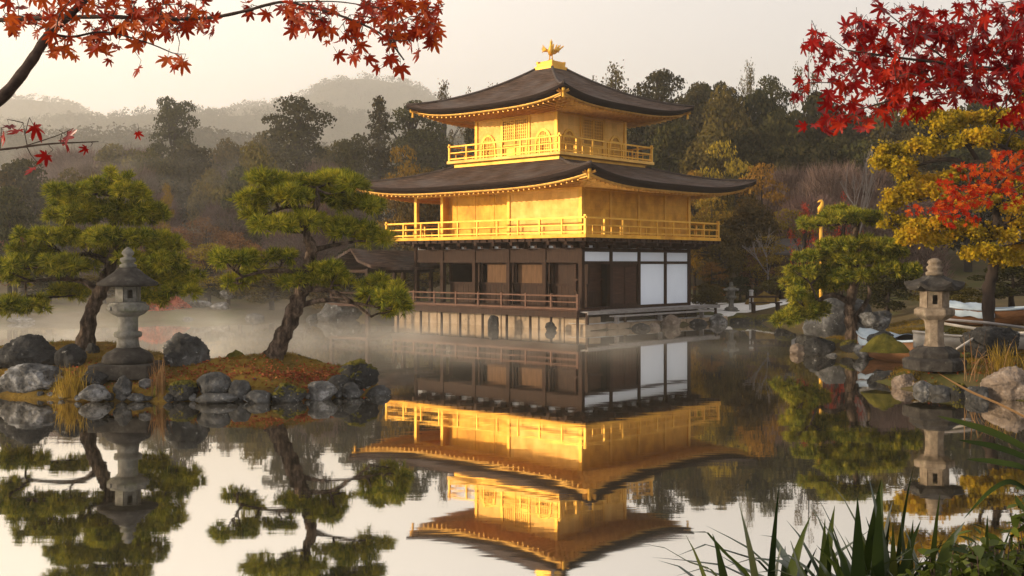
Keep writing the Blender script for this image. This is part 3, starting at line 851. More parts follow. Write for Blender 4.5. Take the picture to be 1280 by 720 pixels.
# right face: open bay with boards, timber door, two big plaster panels, four small ones
mb = MB()
for k in range(9): mb.span(0.2 + k * 0.19, 0.2 + k * 0.19 + 0.18, 0.42, 0.48, 0.9, 1.55)
mb.build('wainscot', M['wood_red'], pav)
mb = MB(); mb.span(0.2, 1.94, 0.50, 0.55, 1.55, 2.72); mb.span(0.2, 1.94, 0.40, 0.5, 2.02, 2.10); mb.build('screen_panel', M['wood_h'], pav)
door = MB()
for k in range(8): door.span(2.16 + k * 0.222, 2.16 + k * 0.222 + 0.216, 0.07, 0.13, 0.90, 2.72)
door = door.build('door', M['wood_h'], pav)
mb = MB(); mb.span(2.14, 3.96, 0.05, 0.07, 0.90, 1.0); mb.span(2.14, 3.96, 0.05, 0.07, 2.60, 2.72); mb.span(3.02, 3.08, 0.045, 0.068, 1.0, 2.6); mb.build('door_rail', M['wood'], door)
for k in range(2, 4):
    mb = MB(); mb.span(2.05 * k + 0.09, 2.05 * (k + 1) - 0.09 - (0.1 if k == 3 else 0), 0.07, 0.13, 0.90, 2.72); mb.build('plaster_panel', M['plaster'], pav)
for k in range(4):
    mb = MB(); mb.span(2.05 * k + (0.2 if k == 0 else 0.09), 2.05 * (k + 1) - 0.09 - (0.1 if k == 3 else 0), 0.07, 0.13, 2.84, 3.24); mb.build('upper_plaster_panel', M['plaster'], pav)
# white infill between brackets and the brackets carrying the balcony
mb = MB(); mb.span(0.08, 0.16, 0.2, A - 0.2, 3.40, 3.66); mb.span(0.2, B - 0.2, 0.08, 0.16, 3.40, 3.66); mb.build('bracket_infill', M['plaster'], pav)
def bracket(x, y, dx, dy):
    mb = MB()
    a = Vector((dx, dy, 0)); s = Vector((-dy, dx, 0))
    o = Vector((x, y, 0))
    mb.bar(o + Vector((0, 0, 3.46)) - a * 0.1, o + a * 0.55 + Vector((0, 0, 3.46)), 0.15, 0.12)
    mb.bar(o + Vector((0, 0, 3.59)) - a * 0.1, o + a * 0.98 + Vector((0, 0, 3.59)), 0.15, 0.13)
    mb.bar(o - s * 0.52 + Vector((0, 0, 3.58)) + a * 0.10, o + s * 0.52 + Vector((0, 0, 3.58)) + a * 0.10, 0.12, 0.15)
    mb.bar(o - s * 0.30 + Vector((0, 0, 3.46)) + a * 0.10, o + s * 0.30 + Vector((0, 0, 3.46)) + a * 0.10, 0.12, 0.11)
    mb.box(o + a * 0.5 + Vector((0, 0, 3.53)), (0.2, 0.2, 0.1))
    mb.build('bracket', M['wood'], pav)
for yv in YL[:-1]: bracket(0.02, yv + 0.1 * (yv == 0), -1, 0)
for yv in (1.05, 3.15, 5.3, 7.4, 9.4): bracket(0.02, yv, -1, 0)
for k in range(1, 5): bracket(2.05 * k - 0.1 * (k == 4), 0.02, 0, -1)
for xv in (1.0, 3.05, 5.1, 7.1): bracket(xv, 0.02, 0, -1)
bracket(0.06, 0.06, -0.7, -0.7)

# ---- second floor: balcony, walls, posts
O2 = 1.02
mb = MB()
mb.span(-O2 + 0.06, B + O2 - 0.06, -O2 + 0.06, A + O2 - 0.06, 3.66, 3.80)
for xv in np.arange(-0.85, B + 0.95, 0.45):
    mb.span(xv, xv + 0.09, -O2 - 0.02, -O2 + 0.08, 3.68, 3.78)
for yv in np.arange(-0.85, A + 0.95, 0.45):
    mb.span(-O2 - 0.02, -O2 + 0.08, yv, yv + 0.09, 3.68, 3.78)
mb.build('balcony_joists', M['wood'], pav)
mb = MB(); mb.span(-O2, B + O2, -O2, A + O2, 3.80, 3.95); mb.build('balcony_floor', M['gold'], pav, False, 0.01)
def rail_ring(name, x0, x1, y0, y1, z0, zt, w, npx, npy, mat, postw):
    rl = MB()
    for z, hh, ww in ((zt, 0.07, w * 1.2), (lerp(z0, zt, 0.55), 0.05, w), (z0 + 0.09, 0.06, w)):
        rl.bar((x0 - 0.10 * (z == zt), y0, z), (x1 + 0.10 * (z == zt), y0, z), ww, hh); rl.bar((x0 - 0.10 * (z == zt), y1, z), (x1 + 0.10 * (z == zt), y1, z), ww, hh)
        rl.bar((x0, y0 - 0.10 * (z == zt), z + 0.002), (x0, y1 + 0.10 * (z == zt), z + 0.002), ww, hh); rl.bar((x1, y0 - 0.10 * (z == zt), z + 0.002), (x1, y1 + 0.10 * (z == zt), z + 0.002), ww, hh)
    for k in range(4 * npx):                                   # slim struts between the lower rails
        xx = lerp(x0, x1, (k + 0.5) / (4 * npx))
        if k % 2: rl.bar((xx, y0, z0), (xx, y0, lerp(z0, zt, 0.55)), 0.03); rl.bar((xx, y1, z0), (xx, y1, lerp(z0, zt, 0.55)), 0.03)
    ring = rl.build(name, mat, pav)
    pts = [(lerp(x0, x1, i / npx), yy) for i in range(npx + 1) for yy in (y0, y1)] + [(xx, lerp(y0, y1, i / npy)) for i in range(1, npy) for xx in (x0, x1)]
    for x, y in pts:
        corner = (x in (x0, x1)) and (y in (y0, y1))
        ww = postw * (1.35 if corner else 1)
        mb = MB(); mb.span(x - ww / 2, x + ww / 2, y - ww / 2, y + ww / 2, z0, zt + (0.12 if corner else -0.02)); mb.build('railing_post', mat, ring)
    return ring
rail_ring('balcony_railing', -O2 + 0.1, B + O2 - 0.1, -O2 + 0.1, A + O2 - 0.1, 3.95, 4.62, 0.055, 8, 10, M['gold_trim'], 0.075)
# walls
mb = MB()
mb.span(0.06, 0.16, 0.12, 4.16, 3.95, 6.02)
mb.build('gilded_wall', M['gold_pale'], pav)
mb = MB()
for k in range(7):
    yy = 4.22 + k * 0.602
    mb.span(0.40 + 0.015 * (k % 2), 0.50, yy, yy + 0.595, 3.95, 6.02)
mb.build('recessed_wall', M['gold'], pav)
mb = MB(); mb.span(0.17, 0.40, 4.17, 4.23, 3.95, 6.02); mb.span(0.2, B - 0.1, 8.38, 8.46, 3.95, 6.02); mb.span(B - 0.16, B - 0.06, 0.2, 8.38, 3.95, 6.02); mb.build('back_wall', M['gold'], pav)
for k in range(4):
    mb = MB(); mb.span(2.05 * k + 0.09, 2.05 * (k + 1) - 0.09, 0.07, 0.15, 3.95, 6.02); mb.build('gilded_panel', M['gold'], pav)
def gpost(x, y, z0, z1, w, m='gold_trim'):
    mb = MB(); mb.span(x - w / 2, x + w / 2, y - w / 2, y + w / 2, z0, z1); mb.build('gilded_post', M[m], pav, False, 0.012)
for k in range(5): gpost(2.05 * k + (0.1 if k == 0 else -0.1 if k == 4 else 0), 0.10, 3.95, 6.04, 0.19 if k in (0, 4) else 0.14)
for yv in (4.2, 8.46, A - 0.1): gpost(0.10, yv, 3.95, 6.04, 0.18)
for xv in (4.1, B - 0.1): gpost(xv, A - 0.1, 3.95, 6.04, 0.18)
gpost(B - 0.1, 8.46, 3.95, 6.04, 0.18)
mb = MB()
mb.span(0.0, 0.2, 0.2, A - 0.2, 5.86, 6.06); mb.span(0.2, B - 0.2, 0.0, 0.2, 5.86, 6.06); mb.span(0.2, B - 0.2, A - 0.2, A, 5.86, 6.06); mb.span(B - 0.2, B, 0.2, A - 0.2, 5.86, 6.06)
mb.build('gilded_beam', M['gold_trim'], pav)
mb = MB(); mb.span(0.2, B - 0.2, 0.2, A - 0.2, 6.06, 6.10); mb.build('ceiling', M['gold_old'], pav)
E2 = 2.22
hip_roof('lower', B / 2 + E2, A / 2 + E2, 6.16, 3.0, 3.0, 7.42, 0.50, 0.27, E2 - 0.05, 6.05, curve=0.25, pw=3.6)

# ---- third floor
W3 = 5.16; H3 = W3 / 2; O3 = 0.94
q = H3 + O3
mb = MB(); mb.span(CXL - q + 0.25, CXL + q - 0.25, CYL - q + 0.25, CYL + q - 0.25, 7.22, 7.46); mb.build('balcony_base', M['gold_trim'], pav, False, 0.015)
mb = MB(); mb.span(CXL - q, CXL + q, CYL - q, CYL + q, 7.46, 7.60); mb.build('balcony_floor', M['gold_pale'], pav, False, 0.015)
rail_ring('balcony_railing', CXL - q + 0.1, CXL + q - 0.1, CYL - q + 0.1, CYL + q - 0.1, 7.60, 8.28, 0.05, 6, 6, M['gold_trim'], 0.07)
x0, x1, y0, y1 = CXL - H3, CXL + H3, CYL - H3, CYL + H3
mb = MB()
mb.span(x0 + 0.06, x1 - 0.06, y0 + 0.06, y0 + 0.14, 7.6, 9.62); mb.span(x0 + 0.06, x0 + 0.14, y0 + 0.14, y1 - 0.14, 7.6, 9.62)
mb.span(x0 + 0.06, x1 - 0.06, y1 - 0.14, y1 - 0.06, 7.6, 9.62); mb.span(x1 - 0.14, x1 - 0.06, y0 + 0.14, y1 - 0.14, 7.6, 9.62)
mb.build('gilded_wall', M['gold_pale'], pav)
for (xx, yy) in ((x0 + 0.09, y0 + 0.09), (x1 - 0.09, y0 + 0.09), (x0 + 0.09, y1 - 0.09), (x1 - 0.09, y1 - 0.09)): gpost(xx, yy, 7.6, 9.64, 0.18)
for k in (1, 2):
    gpost(lerp(x0, x1, k / 3), y0 + 0.08, 7.6, 9.62, 0.13); gpost(x0 + 0.08, lerp(y0, y1, k / 3), 7.6, 9.62, 0.13)
mb = MB(); mb.span(x0 + 0.01, x1 - 0.01, y0 + 0.01, y0 + 0.17, 9.44, 9.60); mb.span(x0 + 0.01, x0 + 0.17, y0 + 0.17, y1, 9.44, 9.60); mb.build('gilded_beam', M['gold_trim'], pav)
M['lattice_back'] = surf('darker_gold', [(0.3, (0.30, 0.15, 0.03)), (0.7, (0.48, 0.27, 0.06))], scale=5, rough=0.55, metallic=0.5, bump=0.1, dist=0.005)  # deeper gold tone for the backing behind window and door lattice
def bell_outline(w, h):
    """katomado: cusped bell-shaped window outline"""
    r = []
    r += [(-w * 0.55, 0), (-w * 0.50, h * 0.22), (-w * 0.49, h * 0.48), (-w * 0.46, h * 0.64), (-w * 0.38, h * 0.79), (-w * 0.27, h * 0.90), (-w * 0.14, h * 0.97), (0, h)]
    return r + [(-a, b) for a, b in r[:-1]][::-1]
def face_to3(face, u0):
    if face == 'right': return lambda u, v, d: (u0 + u, y0 + 0.06 - d, v)
    return lambda u, v, d: (x0 + 0.06 - d, u0 - u, v)
for face in ('right', 'left'):
    for k in (0, 2):
        cc = lerp(x0, x1, (k + 0.5) / 3) if face == 'right' else lerp(y0, y1, (k + 0.5) / 3)
        t3 = face_to3(face, cc)
        z = 7.66
        out = [(u, v + z) for u, v in bell_outline(1.0, 1.16)]
        inn = [(u, v + z) for u, v in bell_outline(0.80, 1.04)]
        mb = MB(); n = len(out)
        for d0, d1, A_, B_ in ((0.002, 0.05, out, inn),):
            vs = [t3(u, v, d1) for u, v in A_] + [t3(u, v, d1) for u, v in B_] + [t3(u, v, d0) for u, v in A_] + [t3(u, v, d0) for u, v in B_]
            fs = []
            for i in range(n - 1):
                fs += [(i, i + 1, n + i + 1, n + i), (i, 2 * n + i, 2 * n + i + 1, i + 1), (n + i, n + i + 1, 3 * n + i + 1, 3 * n + i)]
            mb.add(vs, fs)
        win = mb.build('bell_window', M['gold_trim'], pav)
        mb = MB(); mb.prism(inn, 0.003, 0.010, t3); mb.build('window_back', M['lattice_back'], win)
        mb = MB()
        for j in range(-3, 4):
            uu = j * 0.105
            hh = np.interp(abs(uu), [0, 0.11, 0.21, 0.30, 0.36, 0.39, 0.41], [1.03, 1.0, 0.93, 0.82, 0.66, 0.48, 0.2])
            a = t3(uu, z, 0.022); b = t3(uu, z + hh, 0.022); mb.bar(a, b, 0.028)
        for hh in (0.28, 0.56, 0.84):
            mb.bar(t3(-0.36, z + hh, 0.024), t3(0.36, z + hh, 0.024), 0.03)
        mb.build('window_lattice', M['gold_trim'], win)
    cc = lerp(x0, x1, 0.5) if face == 'right' else lerp(y0, y1, 0.5)
    t3 = face_to3(face, cc)
    mb = MB()
    for u in (-0.76, -0.02, 0.02, 0.76): mb.bar(t3(u, 7.62, 0.035), t3(u, 9.40, 0.035), 0.06)
    for v in (7.66, 8.20, 8.42, 9.36):
        mb.bar(t3(-0.76, v, 0.036), t3(0.76, v, 0.036), 0.06)
    dr = mb.build('lattice_door', M['gold_trim'], pav)
    mb = MB(); mb.prism([(-0.73, 7.64), (0.73, 7.64), (0.73, 9.36), (-0.73, 9.36)], 0.003, 0.012, t3); mb.build('door_back', M['lattice_back'], dr)
    mb = MB()
    for k in range(-5, 6):
        if k: mb.bar(t3(k * 0.125, 8.44, 0.024), t3(k * 0.125, 9.34, 0.024), 0.028)
    for v in np.linspace(8.55, 9.25, 6): mb.bar(t3(-0.72, v, 0.026), t3(0.72, v, 0.026), 0.024)
    mb.prism([(-0.68, 7.70), (-0.06, 7.70), (-0.06, 8.14), (-0.68, 8.14)], 0.013, 0.024, t3); mb.prism([(0.06, 7.70), (0.68, 7.70), (0.68, 8.14), (0.06, 8.14)], 0.013, 0.024, t3)
    mb.build('door_lattice', M['gold_trim'], dr)
E3 = 2.30
hip_roof('upper', H3 + E3, H3 + E3, 9.82, 0.45, 0.45, 12.05, 0.44, 0.24, E3 - 0.05, 9.60, curve=0.42, pw=3.4)
mb = MB(); mb.span(x0 + 0.1, x1 - 0.1, y0 + 0.1, y1 - 0.1, 9.62, 9.66); mb.build('ceiling', M['gold_old'], pav)
# pedestal and phoenix
mb = MB()
mb.box((CXL, CYL, 11.99), (1.14, 1.14, 0.26)); mb.box((CXL, CYL, 12.20), (0.98, 0.98, 0.14)); mb.box((CXL, CYL, 12.32), (0.80, 0.80, 0.10))
for sx, sy in ((1, 1), (1, -1), (-1, 1), (-1, -1)):
    mb.box((CXL + sx * 0.44, CYL + sy * 0.44, 12.31), (0.13, 0.13, 0.12))
mb.lathe([(0.26, 12.37), (0.20, 12.43), (0.12, 12.47), (0.05, 12.50)], 14, (CXL, CYL, 0))
mb.build('finial_pedestal', M['gold_trim'], pav, False, 0.015)
def phoenix():
    mb = MB()
    # side axis: bird faces the front corner; wings spread across the view
    f = Vector((-1, -1, 0)).normalized(); s = Vector((-1, 1, 0)).normalized(); o = Vector((CXL, CYL, 12.48)); up = Vector((0, 0, 1))
    def P(a, b, c): return o + s * a + f * b + up * c
    for k in (-1, 1): mb.tube([P(0.06 * k, 0.0, 0), P(0.06 * k, -0.02, 0.14), P(0.05 * k, -0.04, 0.27)], [0.035, 0.026, 0.045], 7)
    mb.tube([P(0, -0.20, 0.30), P(0, -0.10, 0.30), P(0, 0.02, 0.38), P(0, 0.10, 0.52), P(0, 0.11, 0.66), P(0, 0.13, 0.76), P(0, 0.17, 0.83), P(0, 0.20, 0.86)],
            [0.03, 0.12, 0.165, 0.13, 0.075, 0.06, 0.07, 0.035], 10)
    mb.tube([P(0, 0.2, 0.85), P(0, 0.27, 0.83), P(0, 0.31, 0.80)], [0.035, 0.02, 0.004], 6)
    for b, c, r in ((0.12, 0.96, 0.012), (0.07, 0.95, 0.012), (0.17, 0.95, 0.01)): mb.tube([P(0, 0.15, 0.86), P(0, b, c)], [0.03, r], 6)
    for k in (-1, 1):                                            # raised wings, fanned feathers
        for j in range(6):
            t = j / 5
            mb.tube([P(0.10 * k, 0.02 - 0.05 * t, 0.42), P((0.24 + 0.10 * t) * k, -0.02 - 0.08 * t, 0.44 + 0.05 * (1 - t)), P((0.34 + 0.12 * (1 - abs(t - 0.5))) * k, -0.06 - 0.12 * t, 0.72 - 0.34 * t)],
                    [0.05, 0.055, 0.012], 6)
    for j in range(5):                                           # tail plumes rising behind, swept to one side
        a = (j - 2) * 0.07 - 0.14
        mb.tube([P(0, -0.18, 0.32), P(a * 0.8, -0.34, 0.38), P(a * 1.6, -0.42, 0.58), P(a * 2.2, -0.40, 0.72 + 0.03 * j), P(a * 2.3, -0.33, 0.74 + 0.03 * j)], [0.05, 0.05, 0.045, 0.035, 0.012], 7)
    mb.build('phoenix_finial', M['gold_trim'], pav, True)
phoenix()

# ---- fishing deck wing at the left end
def wing():
    w = empty('pond_wing', (0, 0, 0))
    w.parent = pav
    x0, x1, y0, y1 = -2.9, 1.6, 10.7, 13.4
    vs = []; fs = []; n = 16
    zr, ze = 3.38, 2.56
    ym = (y0 + y1) / 2
    for i in range(n + 1):
        t = i / n
        x = lerp(x0, x1, t)
        up = 0.10 * abs(2 * t - 1) ** 3
        for k, (yy, z) in enumerate(((y0 - 0.55, ze + up), (lerp(y0 - 0.55, ym, 0.5), lerp(ze, zr, 0.42) + up * 0.3), (ym, zr + 0.1 * (1 - t) ** 4), (lerp(y1 + 0.55, ym, 0.5), lerp(ze, zr, 0.42) + up * 0.3), (y1 + 0.55, ze + up))):
            vs.append((x - (0.0 if k != 2 else -0.35 * (1 - t) ** 6), yy, z))
    for i in range(n):
        for k in range(4):
            a = i * 5 + k
            fs.append((a, a + 1, a + 6, a + 5))
    m0 = len(vs)
    vs += [(x, y, z - 0.13) for x, y, z in vs]
    for i in range(n):
        for k in range(4):
            a = m0 + i * 5 + k
            fs.append((a + 5, a + 6, a + 1, a))
        fs.append((i * 5, i * 5 + 5, m0 + i * 5 + 5, m0 + i * 5)); fs.append((i * 5 + 4, m0 + i * 5 + 4, m0 + i * 5 + 9, i * 5 + 9))
    for k in range(4):
        fs.append((k, m0 + k, m0 + k + 1, k + 1))
    me = bpy.data.meshes.new('wing_roof'); me.from_pydata(vs, [], fs)
    ul = me.uv_layers.new(name='slope')
    for lp in me.loops:
        v = vs[lp.vertex_index]; ul.data[lp.index].uv = (v[0], v[1])
    link_mesh('wing_roof', me, M['roof'], pav)
    for xv in (-2.6, -0.4, 1.4):
        for yv in (y0, y1):
            mb = MB(); mb.span(xv - 0.08, xv + 0.08, yv - 0.08, yv + 0.08, -0.5, 2.5); mb.build('wing_post', M['wood'], pav)
    mb = MB(); mb.span(x0 + 0.1, x1, y0 - 0.1, y1 + 0.1, 0.72, 0.84); mb.build('wing_deck', M['wood_h'], pav)
    mb = MB(); mb.span(x0 + 0.2, x1, y0 - 0.06, y0 + 0.06, 2.30, 2.46); mb.span(x0 + 0.2, x1, y1 - 0.06, y1 + 0.06, 2.30, 2.46); mb.span(x0 + 0.24, x0 + 0.36, y0, y1, 2.31, 2.45); mb.build('wing_beam', M['wood'], pav)
    mb = MB()
    for z in (1.35, 1.12): mb.bar((x0 + 0.25, y0, z), (x0 + 0.25, y1, z), 0.06); mb.bar((x0 + 0.25, y0, z), (-0.9, y0, z), 0.06)
    mb.build('wing_railing', M['wood_red'], pav)
    bpy.data.objects.remove(w)
wing()

# ------------------------------------------------------------------ stone lanterns
def lantern_round(loc, name='stone_lantern'):
    t = empty(name, loc, 0, 'tall grey stone lantern with dark round cap on the mossy islet', 'lantern')
    k = 1.0
    mb = MB(); mb.box((0, 0, 0.03), (1.22, 1.22, 0.30)); mb.build('base_slab', M['stone_lantern_dark'], t, False, 0.03)
    mb = MB(); mb.lathe([(0.50, 0.17), (0.53, 0.22), (0.50, 0.32), (0.42, 0.40), (0.30, 0.46), (0.24, 0.50), (0.20, 0.50)], 28); mb.build('domed_base', M['stone_lantern_dark'], t, True)
    mb = MB(); mb.lathe([(0.235, 0.49), (0.215, 0.62), (0.21, 0.70), (0.27, 0.72), (0.285, 0.77), (0.27, 0.82), (0.205, 0.84), (0.20, 1.0), (0.20, 1.10), (0.225, 1.16)], 28); mb.build('shaft', M['stone_lantern'], t, True)
    mb = MB(); mb.lathe([(0.21, 1.14), (0.33, 1.20), (0.40, 1.27), (0.405, 1.37), (0.36, 1.41), (0.36, 1.44), (0.28, 1.45)], 28)
    for j in range(8):
        a = j * math.pi / 4
        mb.box((0.395 * math.cos(a), 0.395 * math.sin(a), 1.32), (0.05, 0.17, 0.09), Matrix.Rotation(a, 3, 'Z'))
    mb.build('platform', M['stone_lantern'], t, False, 0.01)
    # fire box: six posts, sills, open windows on two sides
    mb = MB(); r = 0.235
    for j in range(6):
        a = math.pi / 6 + j * math.pi / 3; a2 = a + math.pi / 3
        p = Vector((r * math.cos(a), r * math.sin(a), 0)); q_ = Vector((r * math.cos(a2), r * math.sin(a2), 0))
        m_ = (p + q_) / 2; d = (q_ - p); nrm = m_.normalized()
        rot = Matrix.Rotation(math.atan2(d.y, d.x), 3, 'Z')
        L = d.length
        mb.box(m_ + Vector((0, 0, 1.485)), (L, 0.05, 0.09), rot); mb.box(m_ + Vector((0, 0, 1.745)), (L, 0.05, 0.08), rot)
        u = d.normalized()
        if j % 2 == 0:
            mb.box(m_ - u * L * 0.36 + Vector((0, 0, 1.62)), (L * 0.27, 0.05, 0.18), rot); mb.box(m_ + u * L * 0.36 + Vector((0, 0, 1.62)), (L * 0.27, 0.05, 0.18), rot)
        else:
            mb.box(m_ + Vector((0, 0, 1.62)), (L, 0.05, 0.18), rot)
    mb.build('fire_box', M['stone_lantern'], t)
    mb = MB(); mb.lathe([(0.20, 1.76), (0.55, 1.78), (0.61, 1.80), (0.60, 1.85), (0.46, 1.94), (0.32, 2.04), (0.22, 2.13), (0.15, 2.17)], 32); mb.build('cap', M['stone_lantern_dark'], t, True)
    mb = MB(); mb.lathe([(0.17, 2.16), (0.175, 2.22), (0.12, 2.245), (0.13, 2.27), (0.165, 2.31), (0.15, 2.36), (0.09, 2.38), (0.075, 2.40), (0.12, 2.44), (0.125, 2.48), (0.08, 2.54), (0.02, 2.59)], 24); mb.build('finial', M['stone_lantern'], t, True)
    return t
lx, ly = at(160, 462, 22.2).x, 22.2
lantern_round((lx, ly, iz(lx, ly) + 0.02))

def lantern_hex(loc, scale, label, name='stone_lantern', mat='stone_lantern_warm', dark='stone_lantern_dark', rz=0.2, group=None):
    t = empty(name, loc, rz, label, 'lantern', group)
    t.scale = (scale,) * 3
    o = math.pi / 6
    mb = MB(); mb.lathe([(0.66, -0.1), (0.68, 0.12), (0.60, 0.16), (0.52, 0.17), (0.54, 0.28), (0.42, 0.36), (0.36, 0.41), (0.30, 0.42)], 6, (0, 0, 0), o); mb.build('stepped_base', M[dark], t, False, 0.02)
    mb = MB(); mb.lathe([(0.24, 0.41), (0.215, 0.52), (0.20, 0.72), (0.215, 0.94), (0.25, 1.02)], 8, (0, 0, 0), o); mb.build('shaft', M[mat], t, False, 0.015)
    mb = MB(); mb.lathe([(0.25, 1.0), (0.38, 1.08), (0.43, 1.12), (0.43, 1.23), (0.36, 1.27), (0.30, 1.28)], 6, (0, 0, 0), o); mb.build('platform', M[mat], t, False, 0.02)
    mb = MB(); r = 0.285
    for j in range(6):
        a = o + j * math.pi / 3; a2 = a + math.pi / 3
        p = Vector((r * math.cos(a), r * math.sin(a), 0)); q_ = Vector((r * math.cos(a2), r * math.sin(a2), 0))
        m_ = (p + q_) / 2; d = (q_ - p); L = d.length; u = d.normalized()
        rot = Matrix.Rotation(math.atan2(d.y, d.x), 3, 'Z')
        mb.box(m_ + Vector((0, 0, 1.315)), (L, 0.05, 0.08), rot); mb.box(m_ + Vector((0, 0, 1.60)), (L, 0.05, 0.09), rot)
        if j % 2 == 1:
            mb.box(m_ - u * L * 0.34 + Vector((0, 0, 1.455)), (L * 0.32, 0.05, 0.20), rot); mb.box(m_ + u * L * 0.34 + Vector((0, 0, 1.455)), (L * 0.32, 0.05, 0.20), rot)
        else:
            mb.box(m_ + Vector((0, 0, 1.455)), (L, 0.05, 0.20), rot)
    mb.build('fire_box', M[mat], t)
    # six-sided cap with upturned corners
    mb = MB(); vs = []; fs = []
    prof = [(0.26, 1.63, 0), (0.62, 1.66, 0.10), (0.64, 1.74, 0.11), (0.46, 1.84, 0.03), (0.30, 1.93, 0.0), (0.17, 2.0, 0)]
    nseg = 36
    for r_, z, l in prof:
        for j in range(nseg):
            a = o + 2 * math.pi * j / nseg
            ph = (a - o) % (math.pi / 3) - math.pi / 6
            rr = r_ * math.cos(math.pi / 6) / math.cos(ph)
            vs.append((rr * math.cos(a), rr * math.sin(a), z + l * (abs(ph) / (math.pi / 6)) ** 3))
    for i in range(len(prof) - 1):
        for j in range(nseg):
            j2 = (j + 1) % nseg
            fs.append((i * nseg + j, i * nseg + j2, (i + 1) * nseg + j2, (i + 1) * nseg + j))
    fs.append(tuple(range(nseg))[::-1]); fs.append(tuple((len(prof) - 1) * nseg + j for j in range(nseg)))
    mb.add(vs, fs); mb.build('cap', M[dark], t)
    mb = MB(); mb.lathe([(0.18, 1.98), (0.19, 2.05), (0.14, 2.08), (0.16, 2.13), (0.175, 2.17), (0.13, 2.20), (0.12, 2.23), (0.15, 2.27), (0.13, 2.32), (0.07, 2.36), (0.02, 2.37)], 20); mb.build('finial', M[mat], t, True)
    return t
rx, ry = at(1168, 455, 23.6).x, 23.6
lantern_hex((rx + 0.0, ry, 0.50), 1.0, 'warm grey stone lantern with hexagonal cap on the right bank')
bx_, by_ = at(914, 385, 52).x, 52.0
lantern_hex((bx_, by_, gz(bx_, by_)), 0.62, 'small pale stone lantern on the gravel beyond the pavilion', 'stone_lantern', 'stone_lantern', 'stone_lantern', 0.5)

# ------------------------------------------------------------------ rocks
def rock(px, py, Y, w, h, mat, label, seed, moss=False, z=None, depth=0.8, pointy=0.0, facet=1.0, name='rock', sink=0.25):
    """boulder with its base at pixel (px, py) and depth Y, w x h in photo pixels"""
    rg = random.Random(seed)
    W_, H_ = w * 0.94 / FPX * Y, h * 0.90 / FPX * Y
    b = at(px, py, Y)
    if z is not None: b.z = z
    me = bpy.data.meshes.new(name)
    import bmesh
    bm = bmesh.new()
    bmesh.ops.create_icosphere(bm, subdivisions=5, radius=1.0)
    off = Vector((rg.uniform(-50, 50), rg.uniform(-50, 50), rg.uniform(-50, 50)))
    planes = []
    for _ in range(10):
        n = Vector((rg.gauss(0, 1), rg.gauss(0, 1), rg.gauss(0, 0.9))).normalized()
        planes.append((n, rg.uniform(0.62, 0.92)))
    for v in bm.verts:
        p = v.co.copy()
        for n, d in planes:
            k = p.dot(n) - d
            if k > 0: p -= n * k * 0.85 * facet
        q_ = p * 1.5 + off
        k_ = 0.4 if facet < 1 else 1.0
        p *= 1 + 0.18 * mnoise.noise(q_) + k_ * (0.16 * (0.5 - abs(mnoise.noise(q_ * 1.9))) + 0.12 * (0.4 - abs(mnoise.noise(q_ * 4.1))) + 0.07 * mnoise.noise(q_ * 8.0) + 0.04 * mnoise.noise(q_ * 17))
        if pointy and p.z > 0:
            p.x *= 1 - pointy * p.z * 0.6; p.y *= 1 - pointy * p.z * 0.6
        v.co = p
    zz = [v.co.z for v in bm.verts]; xx = [v.co.x for v in bm.verts]
    sx = W_ / (max(xx) - min(xx)); sz = H_ * (1 + sink) / (max(zz) - min(zz)); z0_ = min(zz)
    for v in bm.verts:
        v.co = Vector((v.co.x * sx, v.co.y * sx * depth, (v.co.z - z0_) * sz - H_ * sink))
    bm.to_mesh(me)
    me.polygons.foreach_set('use_smooth', [True] * len(me.polygons))
    bm.free()
    if moss:
        r = empty(name, b, 0, label, 'rock')
        link_mesh('stone', me, M[mat], r)
        vs = [v.co.copy() for v in me.vertices]; top = max(v.z for v in vs)
        nm = [v.normal.copy() for v in me.vertices]
        keep = {}
        mvs = []; mfs = []
        for f in me.polygons:
            c = f.center
            thr = 0.42 + 0.35 * mnoise.noise(c * 5 + off)
            if f.normal.z > thr and c.z > top * 0.35:
                ids = []
                for i in f.vertices:
                    if i not in keep:
                        keep[i] = len(mvs)
                        mvs.append(vs[i] + nm[i] * (0.035 + 0.02 * mnoise.noise(vs[i] * 20)))
                    ids.append(keep[i])
                mfs.append(ids)
        if mfs:
            cnt = {}
            for f in mfs:
                for a, c in zip(f, f[1:] + f[:1]):
                    cnt[(min(a, c), max(a, c))] = cnt.get((min(a, c), max(a, c)), 0) + 1
            inv = {j: i for i, j in keep.items()}
            for (a, c), k_ in cnt.items():                       # tuck the moss rim into the stone
                if k_ == 1:
                    for j in (a, c): mvs[j] = vs[inv[j]] - nm[inv[j]] * 0.01
            mm = bpy.data.meshes.new('moss'); mm.from_pydata([tuple(v) for v in mvs], [], mfs)
            mm.polygons.foreach_set('use_smooth', [True] * len(mm.polygons))
            link_mesh('moss', mm, M['moss'], r)
        return r
    o = link_mesh(name, me, M[mat])
    o.location = b
    return tag(o, label, 'rock')

